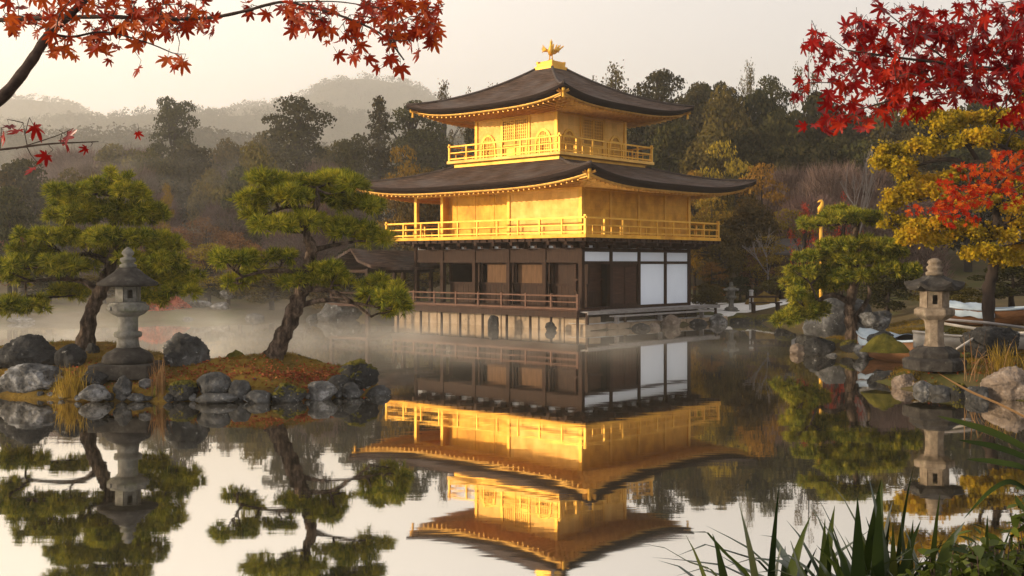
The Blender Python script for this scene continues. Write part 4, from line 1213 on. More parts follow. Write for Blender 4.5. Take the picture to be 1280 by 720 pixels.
def mound(px, py, Y, w, h, label, seed, mat='moss', z=None, name='moss_mound', cat='moss'):
    rg = random.Random(seed)
    W_, H_ = w / FPX * Y, h / FPX * Y
    b = at(px, py, Y)
    if z is not None: b.z = z
    off = Vector((rg.uniform(-50, 50), rg.uniform(-50, 50), 0))
    vs = []; fs = []; nr, nt = 14, 36
    for i in range(nr + 1):
        r = i / nr
        for k in range(nt):
            a = 2 * math.pi * k / nt
            p = Vector((math.cos(a) * r, math.sin(a) * r, 0))
            wv = 1 + 0.22 * mnoise.noise(Vector((math.cos(a) * 1.4, math.sin(a) * 1.4, 0)) + off)
            zz = max(0, 1 - r ** 2.2) * (1 + 0.35 * mnoise.noise(p * 2.5 + off)) + 0.08 * mnoise.noise(p * 9 + off) * (1 - r)
            vs.append((p.x * W_ / 2 * wv, p.y * W_ * 0.4 * wv, zz * H_ - 0.1 * r * H_ - 0.02))
    for i in range(nr):
        for k in range(nt):
            k2 = (k + 1) % nt
            fs.append((i * nt + k, (i + 1) * nt + k, (i + 1) * nt + k2, i * nt + k2))
    mb = MB(); mb.add(vs, fs)
    o = mb.build(name, M[mat], None, True); o.location = b
    return tag(o, label, cat)

ROCKS = [
 (42, 462, 23.4, 96, 50, 'rock_dark', 'big dark mottled boulder at the left end of the islet', False, 0.8),
 (88, 458, 23.0, 40, 32, 'rock_dark', 'rounded black rock tucked right of the big dark boulder', False, 0.9),
 (42, 486, 22.1, 84, 36, 'rock_pale', 'pale crusted overhanging slab at the left waterline of the islet', False, 0.6),
 (8, 492, 22.3, 36, 22, 'rock', 'grey rock cut by the left edge at the waterline', False, 0.8),
 (115, 449, 24.6, 20, 23, 'rock_dark', 'small upright dark stone beside the trunk of the left pine', False, 0.8),
 (118, 483, 21.6, 36, 24, 'rock_dark', 'shiny black rock between yellow grass and lantern base', False, 0.8),
 (118, 498, 21.15, 44, 20, 'rock_pale', 'lichen-crusted grey rock at the waterline below the black rock', False, 0.8),
 (155, 494, 21.3, 26, 28, 'rock', 'pointed grey stone standing below the tall lantern', False, 0.8),
 (183, 485, 21.5, 20, 14, 'rock_pale', 'small whitish stone left of the brown reeds', False, 0.8),
 (172, 500, 21.2, 26, 10, 'rock', 'flat low grey stone in the water below the tall lantern', False, 0.8),
 (234, 463, 23.0, 64, 54, 'rock', 'large upright grey boulder right of the tall lantern', False, 0.85),
 (228, 500, 21.3, 42, 26, 'rock_dark', 'moss-covered dark rock right of the brown reeds', True, 0.8),
 (268, 490, 21.4, 50, 28, 'rock', 'smooth grey boulder lying on the flat slab', False, 0.8),
 (270, 503, 21.05, 56, 14, 'rock', 'long flat grey slab at the waterline under the smooth boulder', False, 0.7),
 (299, 498, 21.3, 30, 26, 'rock', 'rounded grey rock right of the flat slab', False, 0.85),
 (324, 503, 21.15, 34, 17, 'rock', 'low wedge of grey rock right of the rounded rock', False, 0.8),
 (341, 484, 21.8, 20, 11, 'rock_pale', 'small white stone on the red leaf litter', False, 0.8),
 (318, 480, 21.9, 14, 9, 'rock_pale', 'tiny pale stone left of the white stone on the leaf litter', False, 0.8),
 (360, 502, 21.3, 50, 24, 'rock_dark', 'low wide dark rock with a thick moss top at the front shore', True, 0.8),
 (402, 499, 21.5, 40, 26, 'rock_pale', 'sharp grey and white rock at the waterline right of the mossy one', False, 0.8),
 (424, 490, 22.0, 34, 24, 'rock_dark', 'dark rounded rock behind the sharp grey and white rock', False, 0.9),
 (447, 486, 22.6, 56, 40, 'rock_dark', 'large moss-topped boulder near the right tip of the islet', True, 0.8),
 (439, 497, 21.8, 26, 22, 'rock', 'grey rock in front of the large moss-topped boulder', False, 0.8),
 (472, 496, 22.3, 36, 17, 'rock', 'low rock at the far right tip of the islet', False, 0.8),
 (376, 464, 23.8, 46, 24, 'rock', 'grey boulder behind the foot of the leaning pine', False, 0.8),
 (393, 462, 23.5, 22, 12, 'rock_dark', 'small mossy stone right of the leaning pine foot', True, 0.8),
 # right bank
 (1000, 444, 32.6, 30, 17, 'rock_brown', 'brown and white rock at the left tip of the right pine bank', False, 0.8),
 (1026, 444, 32.4, 46, 26, 'rock_dark', 'dark jagged rock left of the foot of the right pine', False, 0.8),
 (1040, 450, 31.6, 18, 10, 'rock_pale', 'small pale rock in the water below the right pine', False, 0.8),
 (1086, 450, 31.0, 40, 30, 'rock_pale', 'mottled pale rock right of the foot of the right pine', False, 0.8),
 (1064, 440, 32.0, 30, 16, 'rock_dark', 'low dark rock directly in front of the right pine', True, 0.8),
 (1046, 418, 38.0, 96, 52, 'rock', 'huge smooth grey boulder behind the right pine', False, 0.8),
 (1100, 436, 30.0, 40, 26, 'rock', 'grey rock left of the covered boat', False, 0.8),
 (1108, 478, 24.9, 30, 17, 'rock_dark', 'dark rock at the left point of the right lantern bank', False, 0.8),
 (1130, 487, 23.5, 34, 22, 'rock_brown', 'brown rock at the foot of the right lantern, left side', False, 0.8),
 (1153, 491, 22.9, 26, 17, 'rock_pale', 'pale rounded stone at the waterline below the right lantern', False, 0.8),
 (1176, 495, 22.4, 30, 15, 'rock', 'flat grey stone at the waterline right of the pale rounded stone', False, 0.8),
 (1200, 497, 22.2, 26, 19, 'rock_dark', 'mossy black stone at the waterline right of the flat grey stone', True, 0.8),
 (1222, 500, 21.6, 34, 20, 'rock', 'grey stone at the waterline right of the right lantern', False, 0.8),
 (1144, 477, 23.9, 20, 12, 'rock', 'small grey rock beside the lantern base steps', False, 0.8),
 (1262, 502, 21.6, 70, 50, 'rock_brown', 'big brown and white rock cut by the right edge of the bank', False, 0.8),
 (1240, 446, 25.5, 74, 44, 'rock_dark', 'dark boulder behind the dry grass on the right bank', False, 0.8),
 (1196, 470, 24.0, 34, 16, 'rock_dark', 'mossy dark rock just right of the lantern base', True, 0.8),
 # by the pavilion
 (840, 411, 46.2, 28, 20, 'rock_brown', 'tan boulder in front of the stone terrace', False, 0.8),
 (802, 414, 44.6, 26, 12, 'rock_dark', 'black rock at the waterline in front of the terrace', False, 0.8),
 (818, 413, 45.2, 16, 11, 'rock_brown', 'small brown rock left of the tan terrace boulder', False, 0.8),
 (872, 408, 47.8, 26, 11, 'rock_dark', 'flat dark rock right of the tan terrace boulder', False, 0.8),
 (898, 409, 48.6, 24, 19, 'rock_pale', 'pale craggy rock at the right end of the terrace', False, 0.8),
 (927, 408, 49.2, 34, 15, 'rock_dark', 'mossy rock on the bank right of the terrace', True, 0.8),
 (958, 406, 49.2, 36, 14, 'rock_dark', 'second mossy rock below the garden bench', True, 0.8),
 (617, 411, 45.4, 15, 19, 'rock_dark', 'round dark stone under the left deck of the pavilion', False, 0.8),
 (688, 412, 43.6, 16, 11, 'rock_dark', 'small dark stone under the near corner of the deck', False, 0.8),
 # far left bank
 (425, 402, 51.5, 60, 30, 'rock', 'large grey boulder on the far bank under the pavilion wing', False, 0.8),
 (395, 404, 51.5, 30, 14, 'rock_dark', 'dark rock left of the boulder under the pavilion wing', False, 0.8),
 (78, 394, 53.5, 46, 9, 'rock_pale', 'long pale rock on the far bank between left pine and lantern', False, 0.8),
 (25, 406, 49.8, 56, 12, 'rock_pale', 'long pale rock at the far left shore', False, 0.8),
 (165, 403, 52.5, 34, 10, 'rock', 'grey shore rock left of the red plant bed', False, 0.8),
 (212, 404, 52.0, 22, 11, 'rock', 'grey shore rock below the red plant bed', False, 0.8),
 (235, 404, 52.0, 18, 9, 'rock_pale', 'pale shore rock right of the red plant bed', False, 0.8),
 (252, 383, 55.0, 34, 9, 'rock_pale', 'white flat stone behind the red plant bed', False, 0.8),
 (284, 372, 56.0, 20, 11, 'rock_pale', 'white stone upper in the stones right of the red bed', False, 0.8),
 (275, 388, 54.5, 28, 12, 'rock_pale', 'white stone lower in the stones right of the red bed', False, 0.8),
 (318, 400, 52.8, 26, 10, 'rock', 'grey shore stone seen left of the leaning pine', False, 0.8),
 # right bank behind
 (1012, 392, 47.0, 40, 20, 'rock', 'grey rock beyond the small inlet left of the right pine', False, 0.8),
 (982, 400, 47.5, 30, 14, 'rock_dark', 'mossy rock at the inlet below the lawn mound', True, 0.8),
]
for i, (px, py, Y, w, h, mt, lab, ms, dp) in enumerate(ROCKS):
    rock(px, py, Y, w, h, mt, lab, 100 + i * 7, ms, None, dp, pointy=0.5 if 'pointed' in lab else 0.0, facet=0.6 if 'smooth' in lab or 'round' in lab else 1.0)
for i_ in range(26):
    q_ = rnd.random()
    pxs = lerp(20, 480, (i_ + 0.2 + 0.6 * rnd.random()) / 26)
    Ys = float(np.interp(pxs, [0, 100, 200, 290, 380, 430, 480], [22.3, 21.25, 21.15, 21.1, 21.35, 21.75, 22.45])) + rnd.uniform(-0.05, 0.15)
    o = rock(pxs, HOR + EYE * FPX / Ys - 2, Ys, rnd.uniform(9, 19), rnd.uniform(5, 11), rnd.choice(['rock', 'rock_dark', 'rock_pale']), 'small cobble wedged between the bigger rocks on the islet front shore', 900 + i_)
    o['group'] = 'cobbles of the islet shore'
mound(294, 453, 23.6, 36, 15, 'green moss cushion left of the leaning pine foot', 1)
mound(203, 497, 21.5, 40, 22, 'dark green moss bank below the brown reeds', 2)
mound(1108, 437, 27.0, 58, 17, 'round clipped green shrub in front of the covered boat', 4, 'moss')
mound(1030, 432, 33.0, 60, 10, 'yellow-green moss bank left of the right pine', 5, 'moss')
mound(955, 392, 54, 60, 26, 'ochre grass mound behind the garden bench', 6, 'island', None, 'grass_mound', 'mound')
mound(1195, 466, 24.0, 90, 12, 'mossy ledge around the right lantern', 9, 'moss')

# ------------------------------------------------------------------ foliage builders
def tufts(centers, axes, rg, n=26, L=(0.12, 0.2), w=0.013, spread=0.75):
    """needle tufts: each needle one slim triangle"""
    m = len(centers)
    d = unit(axes[:, None, :] + rg.normal(size=(m, n, 3)) * spread)
    base = centers[:, None, :] + d * 0.012 + rg.normal(size=(m, n, 3)) * 0.012
    ln = rg.uniform(L[0], L[1], (m, n, 1))
    side = unit(np.cross(d, rg.normal(size=(m, n, 3)))) * (w * 0.5)
    tip = base + d * ln + np.array([0, 0, -0.012])
    V = np.stack([base - side, base + side, tip], 2).reshape(-1, 3)
    return V, np.arange(len(V)).reshape(-1, 3)

def pad_points(c, rx, ry, rz, n, rg):
    d = unit(rg.normal(size=(n * 3, 3)))
    d = d[d[:, 2] > -0.35][:n]
    r = rg.uniform(0.62, 1.04, (len(d), 1)) ** 0.6
    lump = 1 + 0.14 * np.sin(d[:, :1] * 5 + c[0] * 3) + 0.12 * np.cos(d[:, 1:2] * 6 + c[2] * 5)
    p = np.array(c) + d * np.array([rx, ry, rz]) * r * lump
    ax = unit(d * np.array([0.9, 0.9, 0.5]) + np.array([0, 0, 0.85]) + rg.normal(size=d.shape) * 0.25)
    return p, ax

def spline(pts, n):
    pts = [Vector(p) for p in pts]
    out = []
    P = [pts[0]] + pts + [pts[-1]]
    for i in range(1, len(P) - 2):
        for k in range(n):
            t = k / n
            p0, p1, p2, p3 = P[i - 1], P[i], P[i + 1], P[i + 2]
            out.append(0.5 * ((2 * p1) + (p2 - p0) * t + (2 * p0 - 5 * p1 + 4 * p2 - p3) * t * t + (3 * p1 - p0 - 3 * p2 + p3) * t ** 3))
    out.append(pts[-1])
    return out

def cloud_pine(name, label, Y, base, trunk, r0, r1, pads, conv, seed, mat, extra=(), dens=1.0, needle=(0.11, 0.20), leaf=False, bark='bark', per=13, cush=1.0, flat=0.9):
    """niwaki tree: trunk polyline and foliage pads read off the photo, given real depth"""
    rg = np.random.default_rng(seed); rr = random.Random(seed)
    b = Vector(base)
    t = empty(name, b, 0, label, 'tree')
    def W_(zx, zy, dy=0.0):
        px, py = conv(zx, zy)
        p = at(px, py, Y); p.y += dy
        return p - b
    tp = [W_(*q_) for q_ in trunk]
    tp[0] = Vector((tp[0].x, tp[0].y, -0.25))
    for i in range(2, len(tp)): tp[i].y += rr.uniform(-0.12, 0.12)
    sp = spline(tp, 10)
    n = len(sp)
    rad = [lerp(r0, r1, (i / (n - 1)) ** 0.8) * (1 + 0.45 * max(0, 1 - i / 9) ** 2) * (1 + 0.10 * math.sin(i * 1.7)) for i in range(n)]
    mb = MB(); mb.tube(sp, rad, 20)
    for i_, p_ in enumerate(mb.v):                            # knots and plates of bark
        p_ = Vector(p_); ax_ = sp[min(i_ // 20, n - 1)]
        out_ = p_ - ax_
        q_ = Vector((p_.x * 6, p_.y * 6, p_.z * 3.2)) + Vector((seed, 0, 0))
        mb.v[i_] = tuple(ax_ + out_ * (1 + 0.30 * mnoise.noise(q_) + 0.16 * mnoise.noise(q_ * 2.6)))
    mb.build('trunk', M[bark], t, True)
    sc = Y / FPX
    zs = sc * abs(conv(1, 0)[0] - conv(0, 0)[0])
    Vs = []; Fs = []; off = 0
    bmb = MB()
    skel = list(sp[int(n * 0.3):])
    for pts in extra:
        ep = spline([W_(*q_) for q_ in pts], 6)
        bmb.tube(ep, [lerp(r1 * 1.5, r1 * 0.5, i / (len(ep) - 1)) for i in range(len(ep))], 8)
        skel += ep
    for pd in sorted(pads, key=lambda p_: 0):
        zx, zy, hw, hh = pd[:4]
        dy = pd[4] if len(pd) > 4 else rr.uniform(-0.75, 0.75)
        c = W_(zx, zy, dy)
        rx, rz = hw * zs * 1.02, hh * zs * flat
        ry = min(rx * 0.85, 0.9)
        # branch from skeleton to the pad: rises along the trunk, then spreads flat
        best = min(skel, key=lambda s_: (s_ - c).length + max(0, s_.z - c.z + 0.05) * 2.5)
        end = c + Vector((0, 0, -rz * 0.35))
        mid = best.lerp(end, 0.55) + Vector((rr.uniform(-0.08, 0.08), rr.uniform(-0.08, 0.08), rr.uniform(-0.10, 0.06)))
        bp = spline([best, mid, end], 5)
        L_ = (end - best).length
        rb = min(0.055, 0.018 + 0.018 * L_)
        bmb.tube(bp, [lerp(rb, rb * 0.4, i / (len(bp) - 1)) for i in range(len(bp))], 7)
        skel += bp[3:]
        for _ in range(5):                                      # twigs inside the pad
            a = rr.uniform(0, 2 * math.pi)
            e2 = c + Vector((math.cos(a) * rx * 0.75, math.sin(a) * ry * 0.75, rz * rr.uniform(-0.3, 0.2)))
            q0 = bp[rr.randint(3, len(bp) - 1)]
            bmb.tube([q0, q0.lerp(e2, 0.5) + Vector((0, 0, -0.03)), e2], [rb * 0.5, rb * 0.35, rb * 0.15], 5)
        # each pad is a flat heap of round needle cushions, so its outline is lumpy
        area = math.pi * rx * ry
        ncu = max(6, int(area / 0.050 * dens))
        for k in range(ncu):
            a = rr.uniform(0, 2 * math.pi); q_ = math.sqrt(rr.random()) * 0.95
            cr_ = rr.uniform(0.13, 0.22) * cush
            cc = np.array(c) + np.array([math.cos(a) * q_ * rx, math.sin(a) * q_ * ry, rz * (0.85 * math.sqrt(max(0, 1 - q_ * q_)) * rr.uniform(-0.25, 1.0) - 0.25) + rr.uniform(-0.04, 0.04)])
            nt_ = int(15 * (cr_ / 0.16) ** 2)
            d = unit(rg.normal(size=(nt_, 3)) + np.array([0, 0, 0.45]))
            p = cc + d * cr_ * np.array([1, 1, 0.72]) * rg.uniform(0.35, 0.75, (nt_, 1))
            ax = unit(d + np.array([0, 0, 0.45]))
            if leaf:
                nl = 6
                pp = np.repeat(p, nl, 0) + rg.normal(size=(len(p) * nl, 3)) * 0.055
                aa = unit(np.repeat(ax, nl, 0) + rg.normal(size=(len(p) * nl, 3)) * 0.5)
                nn = unit(aa + rg.normal(size=aa.shape) * 0.6)
                tt = unit(np.cross(nn, rg.normal(size=aa.shape))); bb = np.cross(nn, tt)
                s_ = rg.uniform(needle[0], needle[1], (len(pp), 1)) * 0.5
                V = np.stack([pp - tt * s_, pp - bb * s_ * 0.7, pp + tt * s_, pp + bb * s_ * 0.7], 1).reshape(-1, 3)
                f_ = np.arange(len(V)).reshape(-1, 4)
            else:
                V, f_ = tufts(p, ax, rg, per, needle, 0.027 * Y / 24, 0.55)
            Vs.append(V); Fs.append(f_ + off); off += len(V)
    bmb.build('branches', M[bark], t, True)
    me = np_mesh('foliage', np.concatenate(Vs), np.concatenate(Fs), M[mat])
    link_mesh('foliage', me, None, t)
    return t

# the two islet pines and the pine on the right bank
z3 = lambda x, y: (x / 2.323, 200 + y / 2.323)
z4 = lambda x, y: (180 + x / 2.323, 200 + y / 2.323)
z5 = lambda x, y: (940 + x / 2.668, 230 + y / 2.668)
z6 = lambda x, y: (1080 + x / 3.6, 120 + y / 3.6)
b1 = at(103, 430, 25.0); b1.z = iz(b1.x, 25.0)
cloud_pine('pine_tree', 'wide spreading garden pine behind the tall stone lantern on the islet', 25.0, b1,
  [(240, 535), (262, 450), (292, 385), (318, 310), (330, 245), (328, 190), (345, 130), (360, 80)], 0.20, 0.06,
  [(362, 58, 34, 28), (300, 84, 60, 26), (235, 95, 60, 30), (185, 115, 55, 30), (395, 100, 55, 32), (300, 140, 90, 30), (220, 160, 80, 24), (430, 150, 60, 36), (370, 165, 70, 26),
   (160, 222, 90, 32), (250, 232, 70, 28), (110, 262, 55, 30), (60, 300, 64, 40), (150, 300, 90, 34), (235, 305, 70, 34), (25, 335, 50, 34), (340, 225, 80, 28), (420, 225, 70, 36), (480, 250, 60, 36),
   (90, 420, 80, 26), (40, 425, 50, 22), (180, 388, 60, 24), (450, 295, 85, 44), (520, 330, 55, 40), (470, 350, 80, 40), (430, 395, 60, 28), (530, 375, 40, 26), (300, 275, 60, 24)], z3, 11, 'needles',
  extra=[[(292, 385), (240, 352), (170, 345), (90, 352)], [(328, 240), (400, 270), (470, 300)], [(325, 300), (260, 275), (190, 280)]])
b2 = at(339, 454, 23.0); b2.z = iz(b2.x, 23.0)
cloud_pine('pine_tree', 'leaning pine with rugged slanting trunk in the middle of the islet', 23.0, b2,
  [(368, 590), (398, 525), (440, 430), (462, 360), (478, 300), (490, 255), (474, 215), (488, 165), (505, 120), (500, 80)], 0.21, 0.045,
  [(420, 55, 70, 32), (355, 60, 45, 26), (545, 45, 65, 34), (590, 75, 50, 30), (330, 120, 52, 36), (430, 105, 80, 34), (520, 100, 70, 30), (610, 125, 66, 34), (310, 160, 36, 30), (650, 130, 30, 22),
   (400, 190, 62, 32), (460, 175, 70, 26), (540, 185, 60, 28), (600, 205, 60, 36), (660, 225, 52, 40), (270, 290, 48, 36), (330, 285, 56, 36), (390, 280, 40, 24), (250, 345, 44, 34), (300, 330, 40, 22),
   (430, 345, 60, 36), (500, 335, 66, 40), (555, 320, 46, 30), (560, 355, 40, 24), (660, 355, 40, 28), (640, 400, 50, 34), (700, 385, 60, 44), (710, 435, 46, 32), (745, 415, 24, 26)], z4, 12, 'needles',
  extra=[[(462, 330), (410, 322), (340, 325), (270, 345)], [(450, 425), (510, 408), (590, 412), (690, 430)], [(470, 375), (540, 380), (600, 410), (660, 455)], [(488, 262), (550, 248), (620, 235)], [(495, 150), (420, 135), (340, 165)]])
b3 = at(1066, 415, 32.6); b3.z = gz(b3.x, 32.6)
cloud_pine('pine_tree', 'dense layered pine on the rocky right bank beside the boats', 32.6, b3,
  [(342, 495), (328, 440), (325, 395), (340, 340), (346, 280), (345, 210), (345, 150), (350, 120)], 0.20, 0.07,
  [(290, 112, 80, 30), (220, 128, 58, 26), (375, 105, 60, 32), (320, 90, 60, 20), (410, 120, 30, 22), (280, 205, 80, 30), (350, 195, 70, 28), (430, 205, 70, 36), (475, 230, 34, 26), (210, 240, 66, 34), (290, 250, 80, 32), (380, 250, 80, 34),
   (450, 285, 70, 34), (500, 300, 34, 26), (165, 290, 50, 30), (240, 290, 70, 32), (330, 300, 80, 30), (200, 330, 75, 34), (290, 335, 60, 26), (130, 360, 44, 30), (170, 385, 50, 24), (150, 435, 56, 38), (210, 430, 46, 36), (190, 405, 60, 24), (120, 455, 30, 22)], z5, 13, 'needles_right', cush=0.95, dens=0.85, flat=0.72,
  extra=[[(335, 455), (372, 410), (392, 365), (384, 325)], [(325, 395), (270, 370), (210, 395), (170, 430)]], needle=(0.12, 0.21))
b4 = at(1236, 400, 28.5); b4.z = gz(b4.x, 28.5)
cloud_pine('yellow_tree', 'golden yellow autumn tree with dark bent limbs behind the right lantern', 28.5, b4,
  [(570, 1010), (560, 900), (575, 760), (560, 650), (600, 560), (590, 440), (600, 330), (580, 200)], 0.17, 0.06,
  [(250, 65, 40, 40), (310, 90, 60, 40), (400, 110, 90, 50), (500, 90, 80, 46), (600, 90, 90, 50), (700, 110, 90, 50), (330, 150, 70, 40), (170, 235, 60, 40), (110, 295, 44, 34), (250, 230, 70, 40), (340, 220, 70, 36), (180, 320, 50, 26),
   (450, 200, 90, 46), (560, 180, 80, 40), (660, 200, 90, 50), (760, 230, 80, 60), (250, 380, 80, 44), (180, 440, 70, 50), (120, 480, 50, 46), (300, 440, 80, 50), (400, 370, 90, 46), (520, 340, 90, 46), (640, 360, 90, 50), (740, 400, 90, 60),
   (150, 570, 60, 44), (220, 610, 80, 54), (160, 640, 46, 30), (320, 570, 90, 44), (330, 640, 90, 44), (440, 600, 90, 50), (450, 480, 90, 46), (560, 470, 90, 50), (680, 500, 90, 60), (560, 620, 90, 46), (680, 640, 90, 50), (760, 560, 80, 60), (500, 700, 90, 36), (640, 730, 90, 40), (740, 700, 90, 46),
   (820, 300, 90, 80), (850, 480, 90, 80), (830, 640, 90, 70), (720, 20, 80, 40)], z6, 14, 'yellow_leaf',
  extra=[[(600, 560), (660, 615), (560, 600), (520, 530), (550, 460)], [(590, 440), (660, 260), (560, 215), (480, 205)], [(590, 440), (440, 300), (330, 290), (220, 320)], [(575, 420), (460, 215), (360, 230)], [(590, 500), (760, 420), (860, 400)]],
  dens=0.62, needle=(0.07, 0.12), leaf=True, bark='bark_dark', cush=1.35)

# ------------------------------------------------------------------ forest trees
def crown_mesh(kind, seed):
    """unit-size crowns: trunk base at origin, height about 1 (scaled per tree); returns (trunk MB, leaf mesh)"""
    rg = np.random.default_rng(seed); rr = random.Random(seed)
    tr = MB(); pos = []; nrm = []; size = 0.028
    if kind in ('round', 'olive', 'gold', 'russet'):
        H = 1.0
        tr.tube([(0, 0, -0.06), (0.01, 0, 0.25), (-0.01, 0.01, 0.5), (0.0, 0, 0.8)], [0.035, 0.024, 0.018, 0.006], 7)
        K = 26 if kind in ('round', 'olive') else 22
        for k in range(K):
            a = rr.uniform(0, 2 * math.pi); zt = rr.uniform(0.0, 1.0)
            rad = 0.36 * math.sin(math.pi * min(1, 0.12 + zt * 0.88)) ** 0.7 * math.sqrt(rr.uniform(0.15, 1))
            c = np.array([math.cos(a) * rad, math.sin(a) * rad, 0.22 + zt * 0.70])
            r = rr.uniform(0.07, 0.15)
            n = int(5200 * r * r * (3.6 if kind in ('round', 'olive') else 1.7)) + 30
            d = unit(rg.normal(size=(n, 3)) + np.array([0, 0, 0.25]))
            flat = np.array([1.2, 1.2, 0.8]) if kind != 'gold' else np.array([1.6, 1.6, 0.42])
            pos.append(c + d * r * flat * rg.uniform(0.6, 1.08, (n, 1))); nrm.append(d)
            tr.tube([(0, 0, min(0.22 + zt * 0.45, 0.75)), tuple(c * 0.6 + np.array([0, 0, 0.12])), tuple(c)], [0.010, 0.006, 0.002], 4)
        size = 0.034 if kind in ('round', 'olive') else 0.028
    elif kind == 'conifer':
        tr.tube([(0, 0, -0.06), (0, 0, 0.5), (0.005, 0, 0.97)], [0.026, 0.016, 0.003], 7)
        for k in range(62):
            zt = 0.10 + 0.88 * k / 62
            rad = 0.28 * (1 - zt) ** 0.75 * rr.uniform(0.6, 1.15) + 0.012
            a = k * 2.4 + rr.uniform(-0.4, 0.4)
            n = int(40 + 380 * rad)
            u = rg.random(n) ** 0.6
            p = np.stack([np.cos(a) * rad * u, np.sin(a) * rad * u, zt - 0.05 * u + 0.03 * u * u], -1) + rg.normal(size=(n, 3)) * np.array([0.022, 0.022, 0.013]) * (0.5 + rad * 5)
            pos.append(p); nrm.append(unit(np.stack([np.full(n, np.cos(a) * 0.4), np.full(n, np.sin(a) * 0.4), np.ones(n)], -1)))
            tr.tube([(0, 0, zt), (math.cos(a) * rad, math.sin(a) * rad, zt - 0.02)], [0.006, 0.002], 4)
        size = 0.022
    elif kind == 'tallpine':
        tr.tube([(0, 0, -0.06), (0.02, 0, 0.2), (-0.01, 0.01, 0.45), (0.03, 0, 0.7), (0.02, 0, 0.95)], [0.030, 0.024, 0.02, 0.014, 0.004], 8)
        for k in range(28):
            zt = 0.36 + 0.62 * (k + rr.random()) / 28; a = k * 2.4 + rr.uniform(-0.5, 0.5)
            rad = rr.uniform(0.03, 0.30) * (1.0 - 0.75 * max(0, zt - 0.62) / 0.38) 
            c = np.array([math.cos(a) * rad + 0.02, math.sin(a) * rad, zt])
            rx = rr.uniform(0.065, 0.125); rz_ = rx * rr.uniform(0.35, 0.6)
            n = int(34000 * rx * rz_) + 120
            d = unit(rg.normal(size=(n, 3)) + np.array([0, 0, 0.4]))
            pos.append(c + d * np.array([rx, rx, rz_]) * rg.uniform(0.5, 1.1, (n, 1))); nrm.append(d)
            tr.tube([(0.0, 0, zt - 0.10), (c[0] * 0.6, c[1] * 0.6, zt - 0.06), tuple(c)], [0.011, 0.008, 0.003], 5)
        size = 0.020
    elif kind == 'airy':
        tr.tube([(0, 0, -0.06), (0.01, 0, 0.3), (0.0, 0.01, 0.6), (0.02, 0, 0.92)], [0.026, 0.02, 0.013, 0.003], 7)
        for k in range(46):
            zt = rr.uniform(0.35, 1.0); a = rr.uniform(0, 2 * math.pi)
            rad = 0.34 * math.sqrt(rr.random()) * math.sin(math.pi * min(1, 0.25 + (zt - 0.35) / 0.65 * 0.72))
            c = np.array([math.cos(a) * rad, math.sin(a) * rad, zt])
            n = rr.randint(26, 80)
            pos.append(c + rg.normal(size=(n, 3)) * rr.uniform(0.018, 0.036)); nrm.append(unit(rg.normal(size=(n, 3)) + np.array([0, 0, 0.5])))
            q0 = (c[0] * 0.1, c[1] * 0.1, zt * 0.65)
            tr.tube([q0, tuple(c * np.array([0.6, 0.6, 0.9])), tuple(c)], [0.008, 0.005, 0.0015], 4)
        size = 0.020
    elif kind in ('bare', 'thicket'):
        segs = []
        def grow(p, d, L, r, lv):
            q_ = p + d * L
            q_ += Vector((rr.uniform(-1, 1), rr.uniform(-1, 1), rr.uniform(-0.4, 0.6))) * L * 0.10
            tr.tube([p, p.lerp(q_, 0.5) + Vector((rr.uniform(-1, 1), rr.uniform(-1, 1), 0)) * L * 0.05, q_], [r, r * 0.85, r * 0.7], 5 if lv < 2 else 3, cap=False)
            if lv >= (4 if kind == 'bare' else 4): return
            for _ in range(3 if lv < 3 else 4):
                nd = (d + Vector((rr.gauss(0, 0.5), rr.gauss(0, 0.5), rr.uniform(-0.1, 0.45)))).normalized()
                grow(q_ if rr.random() < 0.7 else p.lerp(q_, 0.6), nd, L * rr.uniform(0.6, 0.82), r * 0.62, lv + 1)
        if kind == 'bare':
            grow(Vector((0, 0, -0.05)), Vector((rr.uniform(-0.1, 0.1), 0, 1)).normalized(), 0.34, 0.018, 0)
        else:
            for _ in range(4):
                a = rr.uniform(0, 2 * math.pi)
                grow(Vector((0.05 * math.cos(a), 0.05 * math.sin(a), -0.05)), Vector((math.cos(a) * 0.7, math.sin(a) * 0.7, 0.8)).normalized(), 0.26, 0.010, 1)
        if kind == 'thicket':                                     # haze of fine twigs
            n = 7000
            a = rg.uniform(0, 2 * np.pi, n); zt = rg.random(n) ** 0.8
            rad = 0.5 * np.sqrt(rg.random(n)) * np.sqrt(np.clip(1 - zt * zt * 0.8, 0.05, 1))
            p = np.stack([np.cos(a) * rad, np.sin(a) * rad, 0.1 + zt * 0.8], -1)
            d = unit(np.stack([np.cos(a) * 0.6, np.sin(a) * 0.6, np.ones(n)], -1) + rg.normal(size=(n, 3)) * 0.5)
            sd = unit(np.cross(d, rg.normal(size=(n, 3)))) * 0.0035
            L_ = rg.uniform(0.06, 0.16, (n, 1))
            V = np.stack([p - sd, p + sd, p + d * L_], 1).reshape(-1, 3)
            return tr, np_mesh('twigs', V, np.arange(3 * n).reshape(n, 3))
        return tr, None
    pos = np.concatenate(pos); nrm = np.concatenate(nrm)
    return tr, leaf_quads(pos, nrm, np.full(len(pos), size), rg, 'leaves', jitter=0.8)

